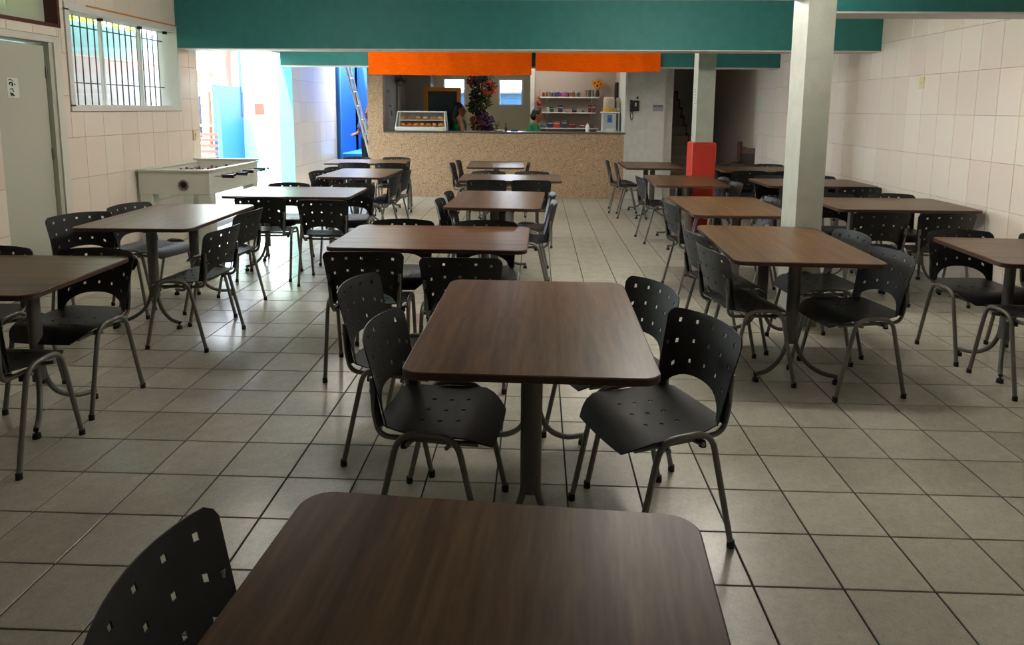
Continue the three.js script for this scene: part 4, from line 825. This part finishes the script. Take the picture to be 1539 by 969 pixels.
// shelves with cups and jars
{
  const zs = -13.86, ys = [cut(850, 145.5, 'z', zs).y, cut(850, 168.5, 'z', zs).y, cut(850, 192, 'z', zs).y];
  const sx0 = cut(812, 150, 'z', zs).x, sx1 = cut(900, 150, 'z', zs).x;
  const sn = ['top', 'middle', 'bottom'], cols = [0x7a1f2c, 0x6a4a1e, 0x7b6a2c, 0x4a2a5c, 0x22306a, 0x5a2a78, 0x6a2f80, 0xb04a8c, 0xa8406c, 0x3a2a50, 0x7a4a2a, 0x6a3c28];
  const L = (pts, n = 14) => new THREE.LatheGeometry(pts.map(([a, b]) => new THREE.Vector2(a, b)), n);
  ys.forEach((y, k) => {
    const s = thing('wall_shelf', sn[k] + ' white wall shelf behind the serving counter', 'shelf', [0, 0, 0]);
    part('board', rbox(sx0, sx1 - (k === 1 ? 0.06 : 0), y - 0.025, y, -14.0, zs + 0.08, 0.004), M.white, s);
    for (const f of [0.12, 0.88]) part('bracket', box(sx0 + (sx1 - sx0) * f - 0.01, sx0 + (sx1 - sx0) * f + 0.01, y - 0.1, y - 0.025, -14.0, -13.9), M.white, s);
  });
  // slim glasses and jars of the top shelf
  const top = [817, 822, 826, 830, 835, 839, 843, 847, 851, 854, 858, 862, 866, 870], jarName = ['dark red', 'brown', 'olive', 'aubergine', 'navy', 'purple', 'violet', 'pink', 'rose', 'plum', 'rust', 'chestnut', 'amber', 'teal'];
  cols.push(0x9a6a3a, 0x24504c);
  top.forEach((px, i) => {
    const h = 0.11 + (i % 3) * 0.012;
    const t = thing('spice_jar', jarName[i] + ' filled jar on the top wall shelf', 'jar', [cut(px, 140, 'z', zs).x, ys[0], zs], 0, 'jars on the top shelf');
    part('contents', L([[0.001, 0], [0.024, 0], [0.025, h * 0.7], [0.001, h * 0.7]]), std(cols[i], 0.5), t);
    part('lid', L([[0.026, h * 0.7], [0.026, h], [0.001, h]]), std(0xa99f98, 0.4), t);
  });
  for (const [px, label, c] of [[881, 'salmon canister on the top wall shelf', 0xa8664e], [886, 'dark green tin on the top wall shelf', 0x2c4a3a], [891, 'grey tin on the top wall shelf', 0x5a5a5e]]) {
    const t = thing('canister', label, 'canister', [cut(px, 140, 'z', zs).x, ys[0], zs]);
    part('tin', L([[0.001, 0], [0.026, 0], [0.026, 0.12], [0.001, 0.12]]), std(c, 0.5), t);
    part('lid', L([[0.028, 0.12], [0.028, 0.135], [0.001, 0.135]]), std(c, 0.4), t);
  }
  // sunflowers in a vase
  const vx = cut(898, 140, 'z', zs).x, vy = ys[0];
  const v = thing('sunflower_vase', 'dark vase of orange yellow sunflowers at the end of the top shelf', 'vase', [vx, vy, zs]);
  part('vase', L([[0.001, 0], [0.035, 0], [0.045, 0.06], [0.025, 0.12], [0.03, 0.135]]), std(0x3a2c24, 0.4), v);
  for (const [dx, dy, dz] of [[-0.06, 0.27, 0.03], [0.05, 0.24, 0.04], [-0.01, 0.22, 0.06], [0.02, 0.29, 0.0]]) {
    const f = part('sunflower', new THREE.SphereGeometry(0.022, 10, 8).scale(1, 1, 0.5).translate(dx, dy, dz), std(0x4a2a12, 0.8), v);
    const pt = []; for (let k = 0; k < 12; k++) pt.push(new THREE.SphereGeometry(1, 6, 5).scale(0.012, 0.03, 0.004).translate(0, 0.042, 0).rotateZ(k * Math.PI / 6).translate(dx, dy, dz));
    part('petals', pt, std(0xd98a1c, 0.7), f);
    part('stalk', tube([[dx * 0.2, 0.1, 0], [dx * 0.7, dy * 0.7, dz * 0.5], [dx, dy, dz]], 0.005, 8, 5), std(0x3c5a24, 0.8), f);
  }
  // middle and bottom shelf goods
  const boxes = [
    [1, 823, 0.05, 0.09, 0xb9b9a0, 'pale carton on the middle shelf'], [1, 829, 0.08, 0.1, 0x2c4a48, 'dark green box on the middle shelf'], [1, 842, 0.09, 0.13, 0x2c2434, 'tall dark violet box on the middle shelf'], [1, 853, 0.07, 0.05, 0xb07a84, 'pale pink low tub on the middle shelf'], [1, 863, 0.09, 0.07, 0x14181a, 'black low box on the middle shelf'], [1, 876, 0.06, 0.045, 0x4a6a5a, 'grey green small box on the middle shelf'], [1, 886, 0.05, 0.14, 0x6a2c3c, 'tall crimson box on the middle shelf'], [1, 892, 0.05, 0.14, 0x7a3c4c, 'tall rose box at the end of the middle shelf'],
    [2, 816, 0.1, 0.08, 0x3a5060, 'slate blue tub on the bottom shelf'], [2, 827, 0.1, 0.13, 0x27254a, 'navy packet on the bottom shelf'], [2, 837, 0.12, 0.12, 0xb03018, 'bright red packet on the bottom shelf'], [2, 848, 0.1, 0.14, 0x3c4658, 'blue grey carton on the bottom shelf'], [2, 860, 0.14, 0.1, 0x7a3430, 'wide maroon packet on the bottom shelf'], [2, 875, 0.12, 0.07, 0x8a5a4a, 'tan packet on the bottom shelf'], [2, 889, 0.1, 0.06, 0x5a4038, 'brown packet at the end of the bottom shelf']];
  for (const [s, px, w, h, c, label] of boxes) {
    const t = thing('shelf_box', label, 'box', [cut(px, 180, 'z', zs).x, ys[s], zs], 0, undefined);
    part('carton', rbox(-w / 2, w / 2, 0, h, -0.05, 0.05, 0.006), std(c, 0.6), t);
    part('flap', box(-w / 2 + 0.004, w / 2 - 0.004, h * 0.62, h * 0.78, 0.05, 0.0515), std(new THREE.Color(c).lerp(new THREE.Color(0xffffff), 0.35), 0.6), t);
  }
  // red hanging ornament on the divider
  const o = cut(812, 155, 'z', -13.85), h = thing('red_ornament', 'red and orange hanging ornament beside the cup shelves', 'ornament', [o.x - 0.02, o.y - 0.08, -13.87]);
  part('cord', new THREE.CylinderGeometry(0.004, 0.004, 0.3, 5).translate(0, 0.2, 0), std(0x7a4a2a, 0.7), h);
  for (const [y, r, c] of [[0.2, 0.04, 0xb8763a], [0.08, 0.055, 0x9a2a1c], [-0.03, 0.05, 0x7a2018]]) part('bauble', new THREE.SphereGeometry(r, 14, 10).translate(0, y, 0), std(c, 0.6), h);
  // water cooler and a white cup dispenser next to it
  const wz = -13.0, w0 = cut(905, 170, 'z', wz).x, w1 = cut(925, 170, 'z', wz).x, yb = Y_TOP - 0.02, yt = cut(915, 168, 'z', wz).y, yw = cut(915, 146, 'z', wz).y;
  const bench = thing('side_counter', 'grey service bench behind the counter carrying the water cooler', 'bench', [0, 0, 0]);
  part('cabinet', mbox(w0 - 0.06, X_SERV1, 0, Y_TOP - 0.02, wz - 0.2, wz + 0.2), M.greyWall, bench);
  part('top', rbox(w0 - 0.08, X_SERV1, Y_TOP - 0.02, Y_TOP, wz - 0.22, wz + 0.22, 0.005), M.whiteMetal, bench);
  const c = thing('water_cooler', 'pale water cooler with a clear bottle and yellow band behind the counter', 'water cooler', [(w0 + w1) / 2, Y_TOP, wz]);
  const cw = (w1 - w0) / 2;
  part('cabinet', rbox(-cw, cw, 0, yt - Y_TOP - 0.03, -0.15, 0.15, 0.012), std(0xb9c2c4, 0.5), c);
  part('shoulder', rbox(-cw - 0.02, cw + 0.02, yt - Y_TOP - 0.03, yt - Y_TOP, -0.16, 0.16, 0.012), M.white, c);
  part('yellow_band', new THREE.CylinderGeometry(cw * 0.9, cw * 0.9, 0.06, 24).translate(0, yt - Y_TOP + 0.03, 0), std(0xd9a01c, 0.5), c);
  part('bottle', new THREE.LatheGeometry([[0.001, 0.06], [cw * 0.85, 0.06], [cw * 0.86, yw - yt - 0.04], [cw * 0.7, yw - yt], [0.001, yw - yt]].map(([a, b]) => new THREE.Vector2(a, b)), 24).translate(0, yt - Y_TOP, 0), std(0xd6c4ae, 0.35), c);
  part('tap', rbox(-0.02, 0.02, 0.2, 0.24, 0.15, 0.19, 0.006), M.blue, c);
  part('label', box(-0.04, 0.05, 0.16, 0.3, 0.15, 0.1515), std(0x4a7ab8, 0.5), c);
  const f0 = cut(927, 170, 'z', wz).x + 0.01, fx1 = X_SERV1 - 0.03;
  const fr = thing('small_freezer', 'pale grey box freezer beside the water cooler behind the counter', 'freezer', [(f0 + fx1) / 2, Y_TOP, wz]);
  const fw = (fx1 - f0) / 2;
  part('cabinet', rbox(-fw, fw, 0, yt - Y_TOP - 0.03, -0.16, 0.16, 0.012), std(0xa9b2b2, 0.5), fr);
  part('lid', rbox(-fw - 0.005, fw + 0.005, yt - Y_TOP - 0.03, yt - Y_TOP, -0.165, 0.165, 0.01), M.white, fr);
  const cp = thing('cup_tube', 'tall clear cup dispenser tube standing on the box freezer', 'cup dispenser', [(f0 + fx1) / 2 - fw * 0.3, yt, wz]);
  part('tube', new THREE.CylinderGeometry(0.035, 0.035, 0.26, 18).translate(0, 0.13, 0), std(0xcfc0ae, 0.3), cp);
  part('cup_stack', new THREE.CylinderGeometry(0.04, 0.032, 0.07, 18).translate(0, 0.035, 0), M.white, cp);
  const db = thing('dark_panel', 'narrow dark electric panel on the wall beside the freezer', 'panel', [X_SERV1, cut(936, 143, 'z', -13.4).y, -13.5], -Math.PI / 2);
  part('box', rbox(-0.12, 0.12, -0.24, 0.24, 0, 0.05, 0.006), std(0x2c2622, 0.6), db);
  part('door', rbox(-0.1, 0.1, -0.21, 0.21, 0.05, 0.056, 0.003), std(0x241f1c, 0.6), db);
}
// telephone and wall plate on the white wall
{
  const a = cut(948, 151, 'z', ZC), b = cut(960, 167, 'z', ZC), w = (b.x - a.x) / 2, h = (a.y - b.y) / 2;
  const t = thing('wall_telephone', 'black wall telephone with a coiled cord on the white wall', 'telephone', [(a.x + b.x) / 2, (a.y + b.y) / 2, ZC]);
  part('housing', rbox(-w, w, -h, h, 0, 0.07, 0.015), M.black, t);
  part('handset', [tube([[-w - 0.005, h * 0.9, 0.085], [-w - 0.012, 0, 0.1], [-w - 0.005, -h * 0.9, 0.085]], 0.016, 12, 8), new THREE.SphereGeometry(0.028, 12, 8).scale(1, 1, 0.8).translate(-w, h * 0.85, 0.075), new THREE.SphereGeometry(0.028, 12, 8).scale(1, 1, 0.8).translate(-w, -h * 0.85, 0.075)], M.black, t);
  part('number_card', box(-w * 0.1, w * 0.3, -h * 0.1, h * 0.6, 0.07, 0.072), std(0xb8b8c4, 0.5), t);
  part('cord', tube([[-w * 0.9, -h * 0.9, 0.07], [-w * 1.1, -h * 1.8, 0.04], [-w * 0.7, -h * 2.7, 0.03], [-w * 0.4, -h * 2.0, 0.03], [-w * 0.6, -h * 1.2, 0.03], [-w * 0.3, -h * 0.9, 0.03]], 0.007, 40, 6), M.black, t);
  const j = cut(958, 147, 'z', ZC), s = thing('wall_socket', 'small black socket on the white wall above the telephone', 'socket', [j.x, j.y, ZC]);
  part('cover', rbox(-0.016, 0.016, -0.022, 0.022, 0, 0.025, 0.006), M.black, s);
  part('plug', new THREE.CylinderGeometry(0.008, 0.008, 0.02, 8).rotateX(Math.PI / 2).translate(0, 0, 0.03), M.black, s);
  const c = cut(989, 162.5, 'z', ZC + 0.0), p = thing('wall_plate', 'small grey and blue notice plate on the white telephone wall', 'plate', [c.x, c.y, ZC]);
  part('plate', rbox(-0.085, 0.085, -0.055, 0.055, 0, 0.006, 0.002), std(0x9a9aa6, 0.5), p);
  part('heading', box(-0.085, 0.085, 0.015, 0.05, 0.006, 0.0075), std(0x6a6a78, 0.5), p);
  // light switches
  const q = cut(292, 203, 'x', XL), sw = thing('light_switch', 'cream light switch on the tiled wall by the yard opening', 'switch', [XL, q.y, q.z], Math.PI / 2);
  part('cover', rbox(-0.04, 0.04, -0.06, 0.06, 0, 0.012, 0.004), std(0xe0c9a0, 0.5), sw);
  part('rocker', rbox(-0.012, 0.012, -0.022, 0.022, 0.012, 0.018, 0.003), std(0xcfb68a, 0.5), sw);
  const q2 = cut(1386, 124, 'x', XR), s2 = thing('light_switch', 'yellowed blank switch cover high on the plain tiled wall', 'switch', [XR, q2.y, q2.z], -Math.PI / 2);
  part('cover', rbox(-0.045, 0.045, -0.06, 0.06, 0, 0.01, 0.004), std(0xdccfa0, 0.5), s2);
  part('screw', new THREE.CylinderGeometry(0.005, 0.005, 0.004, 8).rotateX(Math.PI / 2).translate(0, 0, 0.011), M.steel, s2);
  // small camera and lamp on the teal post
  const k = cut(444, 92, 'x', XL + 0.01), cm = thing('security_camera', 'small white dome camera on the teal post beside the opening', 'camera', [XL + 0.004, k.y + 0.02, Z_OPEN1 - 0.12], Math.PI / 2);
  part('base', rbox(-0.04, 0.04, -0.01, 0.19, 0, 0.02, 0.005), M.white, cm);
  part('arm', tube([[0, 0.12, 0.02], [0, 0.1, 0.06]], 0.012, 4, 6), M.steel, cm);
  part('head', new THREE.SphereGeometry(0.045, 14, 10).translate(0, 0.03, 0.05), M.white, cm);
  part('lens', new THREE.CylinderGeometry(0.018, 0.018, 0.03, 10).rotateX(Math.PI / 2).translate(0.02, 0.02, 0.09), M.black, cm);
}
// carved wooden armchair by the tiled wall next to the stairs
{
  const p = cut(1118, 225, 'z', -12.3);
  const t = thing('wooden_armchair', 'dark red brown wooden armchair with tall posts beside the stairs', 'armchair', [p.x + 0.02, 0, -12.1], R(-40));
  const dw = M.darkWood;
  for (const s of [-1, 1]) {
    part('back_post', rbox(s * 0.27 - 0.035, s * 0.27 + 0.035, 0, 1.02, -0.29, -0.22, 0.01), dw, t);
    part('front_leg', rbox(s * 0.27 - 0.03, s * 0.27 + 0.03, 0, 0.64, 0.2, 0.26, 0.008), dw, t);
    part('armrest', rbox(s * 0.27 - 0.04, s * 0.27 + 0.04, 0.64, 0.675, -0.25, 0.29, 0.01), dw, t);
  }
  part('top_rail', new THREE.ExtrudeGeometry(new THREE.Shape([[-0.24, 0.82], [0.24, 0.82], [0.24, 0.94], [0.1, 0.9], [0, 0.91], [-0.1, 0.9], [-0.24, 0.94]].map(([a, b]) => new THREE.Vector2(a, b))), { depth: 0.03, bevelEnabled: true, bevelSize: 0.004, bevelThickness: 0.004 }).translate(0, 0, -0.27), dw, t);
  part('back_panel', rbox(-0.235, 0.235, 0.5, 0.82, -0.265, -0.24, 0.005), std(0x2e1610, 0.6), t);
  part('seat', rbox(-0.27, 0.27, 0.4, 0.45, -0.24, 0.26, 0.012), dw, t);
  part('stretcher', rbox(-0.24, 0.24, 0.16, 0.2, 0.21, 0.25, 0.006), dw, t);
  const cl = thing('white_cloth', 'white cloth lying on the seat of the wooden armchair', 'cloth', [p.x + 0.02, 0.452, -12.1]);
  const g = new THREE.SphereGeometry(1, 20, 10), q = g.attributes.position; for (let i = 0; i < q.count; i++) { const k = 1 + 0.2 * Math.sin(q.getX(i) * 8 + q.getZ(i) * 6); q.setXYZ(i, q.getX(i) * 0.13 * k, Math.max(0, q.getY(i) * 0.1 * k), q.getZ(i) * 0.1 * k); }
  g.computeVertexNormals(); part('fabric', g, std(0xcfcac0, 0.9), cl);
  part('fold', rbox(-0.12, 0.1, 0.0, 0.03, 0.03, 0.12, 0.01), std(0xd6d1c8, 0.9), cl);
}

// ------------------------------------------------------------------ the people behind the counter
function field(bones, cell, mat) {       // smooth union of tapered capsules: [ax,ay,az,ra, bx,by,bz,rb, kind]
  const min = V(1e9, 1e9, 1e9), max = V(-1e9, -1e9, -1e9);
  for (const b of bones) for (const o of [0, 4]) { const p = V(b[o], b[o + 1], b[o + 2]), r = b[o + 3] + 0.05; min.min(p.clone().subScalar(r)); max.max(p.clone().addScalar(r)); }
  const size = Math.max(max.x - min.x, max.y - min.y, max.z - min.z), mid = min.clone().add(max).multiplyScalar(0.5), res = Math.min(150, Math.ceil(size / cell) + 6), half = size / 2 * res / (res - 4);
  const mc = new MarchingCubes(res, mat, false, false, 120000); mc.isolation = 0; mc.reset();
  const k = 0.028, hs = res / 2;
  for (let z = 0; z < res; z++) for (let y = 0; y < res; y++) for (let x = 0; x < res; x++) {
    const px = mid.x + (x - hs) / hs * half, py = mid.y + (y - hs) / hs * half, pz = mid.z + (z - hs) / hs * half;
    let d = 1e3;
    for (const b of bones) {
      const bx = b[4] - b[0], by = b[5] - b[1], bz = b[6] - b[2], l2 = bx * bx + by * by + bz * bz || 1e-9;
      const t = Math.max(0, Math.min(1, ((px - b[0]) * bx + (py - b[1]) * by + (pz - b[2]) * bz) / l2));
      const sx = b[8] ?? 1, ex = (px - b[0] - bx * t) / sx, ey = py - b[1] - by * t, ez = pz - b[2] - bz * t;
      const e = Math.sqrt(ex * ex + ey * ey + ez * ez) - (b[3] + (b[7] - b[3]) * t);
      const h = Math.max(0, Math.min(1, 0.5 + 0.5 * (d - e) / k)); d = d * (1 - h) + e * h - k * h * (1 - h);
    }
    mc.field[z * res * res + y * res + x] = -d;
  }
  mc.update();
  const n = mc.count, pos = new Float32Array(mc.positionArray.slice(0, n * 3)), nor = new Float32Array(mc.normalArray.slice(0, n * 3));
  for (let i = 0; i < n; i++) { pos[i * 3] = pos[i * 3] * half + mid.x; pos[i * 3 + 1] = pos[i * 3 + 1] * half + mid.y; pos[i * 3 + 2] = pos[i * 3 + 2] * half + mid.z; }
  const g = new THREE.BufferGeometry(); g.setAttribute('position', new THREE.Float32BufferAttribute(pos, 3)); g.setAttribute('normal', new THREE.Float32BufferAttribute(nor, 3));
  g.setAttribute('uv', new THREE.Float32BufferAttribute(new Float32Array(n * 2), 2));
  g.computeVertexNormals();
  return g;
}
function person({ label, pos, turn, h = 1, lean = 0, head = 0, skin, top, hair, longHair, sleeves, pants, armF = 0.5 }) {
  const t = thing('person', label, 'person', pos, turn);
  const S = (b) => b;                                   // faces +z
  const lz = (y) => lean * Math.max(0, y - 0.95);       // trunk leaning forward
  const P = (x, y, z) => [x, y * h, (z + lz(y)) * h];
  const bone = (a, ra, b, rb, sx) => [...P(...a), ra * h, ...P(...b), rb * h, sx];
  const arm = (s) => {
    const sh = [s * 0.175, 1.34, 0], el = [s * 0.215, 1.08, armF * 0.18], wr = [s * 0.16, 1.05, armF * 0.18 + 0.22];
    const list = [bone(sh, 0.05, el, 0.038), bone(el, 0.038, wr, 0.027), bone(wr, 0.028, [wr[0] - s * 0.012, wr[1], wr[2] + 0.08], 0.03)];
    for (let k = 0; k < 4; k++) list.push(bone([wr[0] - s * 0.012 + (k - 1.5) * 0.018, wr[1], wr[2] + 0.085], 0.010, [wr[0] - s * 0.015 + (k - 1.5) * 0.021, wr[1] - 0.02, wr[2] + 0.15 - Math.abs(k - 1.4) * 0.012], 0.008));
    list.push(bone([wr[0] - s * 0.03, wr[1], wr[2] + 0.03], 0.011, [wr[0] - s * 0.058, wr[1] - 0.005, wr[2] + 0.09], 0.009));
    return list;
  };
  const hy = 1.535, hz = head;
  const body = [
    bone([0, 1.0, 0], 0.13, [0, 1.25, 0.0], 0.125, 1.25), bone([0, 1.25, 0], 0.125, [0, 1.34, -0.01], 0.085, 1.7), bone([0, 1.36, 0], 0.052, [0, 1.45, 0.02 + hz * 0.5], 0.05),
    bone([0, hy + 0.03, 0.0 + hz], 0.095, [0, hy - 0.02, 0.02 + hz], 0.085, 0.86), bone([0, hy - 0.06, 0.05 + hz], 0.052, [0, hy - 0.085, 0.062 + hz], 0.04),
    bone([0, hy + 0.01, 0.105 + hz], 0.012, [0, hy - 0.025, 0.122 + hz], 0.017), bone([-0.02, hy - 0.06, 0.1 + hz], 0.01, [0.02, hy - 0.06, 0.1 + hz], 0.01),
    bone([-0.084, hy - 0.0, hz], 0.018, [-0.088, hy - 0.03, hz], 0.014), bone([0.084, hy - 0.0, hz], 0.018, [0.088, hy - 0.03, hz], 0.014),
    ...arm(-1), ...arm(1),
    bone([-0.09, 0.95, 0], 0.1, [-0.1, 0.5, 0.01], 0.062), bone([-0.1, 0.5, 0.01], 0.06, [-0.1, 0.08, -0.02], 0.04), bone([-0.1, 0.045, -0.02], 0.042, [-0.105, 0.035, 0.13], 0.034),
    bone([0.09, 0.95, 0], 0.1, [0.1, 0.5, 0.01], 0.062), bone([0.1, 0.5, 0.01], 0.06, [0.1, 0.08, -0.02], 0.04), bone([0.1, 0.045, -0.02], 0.042, [0.105, 0.035, 0.13], 0.034),
  ];
  part('body', field(body, 0.016, skin), skin, t);
  const g = 0.012;
  const shirt = [bone([0, 0.95, 0], 0.13 + g, [0, 1.25, 0], 0.125 + g, 1.25), bone([0, 1.25, 0], 0.125 + g, [0, 1.315, -0.01], 0.085 + g, 1.7)];
  if (sleeves) for (const s of [-1, 1]) shirt.push(bone([s * 0.175, 1.34, 0], 0.05 + g, [s * 0.2, 1.2, armF * 0.1], 0.05 + g));
  part('shirt', field(shirt, 0.014, top), top, t);
  part('trousers', field([bone([0, 0.93, 0], 0.142, [0, 0.98, 0], 0.14, 1.2), bone([-0.09, 0.93, 0], 0.112, [-0.1, 0.5, 0.01], 0.075), bone([-0.1, 0.5, 0.01], 0.074, [-0.1, 0.1, -0.02], 0.06), bone([0.09, 0.93, 0], 0.112, [0.1, 0.5, 0.01], 0.075), bone([0.1, 0.5, 0.01], 0.074, [0.1, 0.1, -0.02], 0.06)], 0.018, pants), pants, t);
  const hr = [bone([0, hy + 0.05, -0.022 + hz], 0.1, [0, hy - 0.01, -0.045 + hz], 0.088, 0.92)];
  if (longHair) hr.push(bone([0, hy - 0.02, -0.06 + hz], 0.075, [0, 1.34, -0.11], 0.06, 1.2), bone([0, 1.34, -0.11], 0.06, [0, 1.22, -0.13], 0.035, 1.3));
  part('hair', field(hr, 0.011, hair), hair, t);
  for (const s of [-1, 1]) part('eye', new THREE.SphereGeometry(0.012 * h, 10, 8), M.black, t, P(s * 0.032, hy + 0.012, 0.092 + hz));
  part('mouth', new THREE.SphereGeometry(1, 10, 6).scale(0.02 * h, 0.005 * h, 0.006 * h), std(0x8a3a34, 0.6), t, P(0, hy - 0.06, 0.112 + hz));
}
{
  const hair = std(0x0c0a0a, 0.5), skin = std(0xa86848, 0.6), green = std(0x0f6a3c, 0.8);
  person({ label: 'woman in green sleeveless top with long black hair standing beside pastry case', pos: [cut(690, 180, 'z', -13.0).x, 0, -13.0], turn: R(100), h: 1.0, skin, top: green, hair, longHair: true, pants: std(0x20242e, 0.8) });
  person({ label: 'person in green short sleeved shirt with short dark hair leaning over the counter', pos: [cut(801, 180, 'z', -13.0).x - 0.06, 0, -13.0], turn: R(85), h: 0.94, lean: 0.25, skin, top: std(0x1c7a48, 0.8), hair, sleeves: true, pants: std(0x22242a, 0.8), armF: 1 });
  person({ label: 'person in patterned blue shirt standing in the blue room behind the ladder', pos: [cut(553, 170, 'z', -14.6).x + 0.02, 0, -14.6], turn: R(-20), h: 0.96, skin: std(0x8a5a44, 0.6), top: std(0x5a6a94, 0.8), hair, sleeves: true, pants: std(0x24304a, 0.8) });
}

// ------------------------------------------------------------------ lamps
function tubeLamp(x, y, z, turn, power, label) {
  const t = thing('ceiling_light', label, 'lamp', [x, y, z], turn);
  part('housing', rbox(-0.62, 0.62, -0.04, 0, -0.09, 0.09, 0.008), M.whiteMetal, t);
  for (const s of [-0.45, 0.45]) part('hanger', new THREE.CylinderGeometry(0.008, 0.008, 0.12, 8).translate(s, 0.06, 0), M.whiteMetal, t);
  const glow = std(0xffffff, 0.5, 0, { emissive: new THREE.Color(1, 0.96, 0.88), emissiveIntensity: 0.8 });
  for (const s of [-1, 1]) part('tube', new THREE.CylinderGeometry(0.014, 0.014, 1.18, 10).rotateZ(Math.PI / 2).translate(0, -0.058, s * 0.045), glow, t);
  for (const s of [-1, 1]) part('socket', rbox(s * 0.6 - 0.012, s * 0.6 + 0.012, -0.085, -0.03, -0.07, 0.07, 0.004), M.white, t);
  for (const o of [-0.35, 0.35]) {
    const l = new THREE.PointLight(new THREE.Color(1, 0.93, 0.82), power, 0, 2);
    l.position.set(o, -0.11, 0); l.castShadow = true; l.shadow.radius = 5; t.add(l);
  }
}
tubeLamp(1.0, YCEIL - 0.12, -4.3, 0, 0.13, 'twin tube ceiling lamp before the beam of the plain white pillar');
tubeLamp(1.3, YCEIL - 0.12, -6.0, 0, 0.18, 'twin tube ceiling lamp between the first two beams, nearer the plain tiled wall');
tubeLamp(-2.3, YCEIL - 0.12, -6.0, 0, 0.08, 'added unseen twin tube fill lamp between the first two beams, nearer the window wall');  // added out of view to brighten the window wall side
tubeLamp(-2.5, YCEIL - 0.12, -9.7, 0, 0.1, 'twin tube ceiling lamp before the orange canopy, nearer the yard opening');
tubeLamp(1.1, YCEIL - 0.12, -9.7, 0, 0.045, 'added unseen twin tube fill lamp before the orange canopy, nearer the stairs');  // extra unseen fixture, added to lift the counter and telephone wall
tubeLamp(0.0, YCEIL - 0.12, -12.95, 0, 0.06, 'twin tube ceiling lamp of the kitchen');

renderer.render(scene, camera);
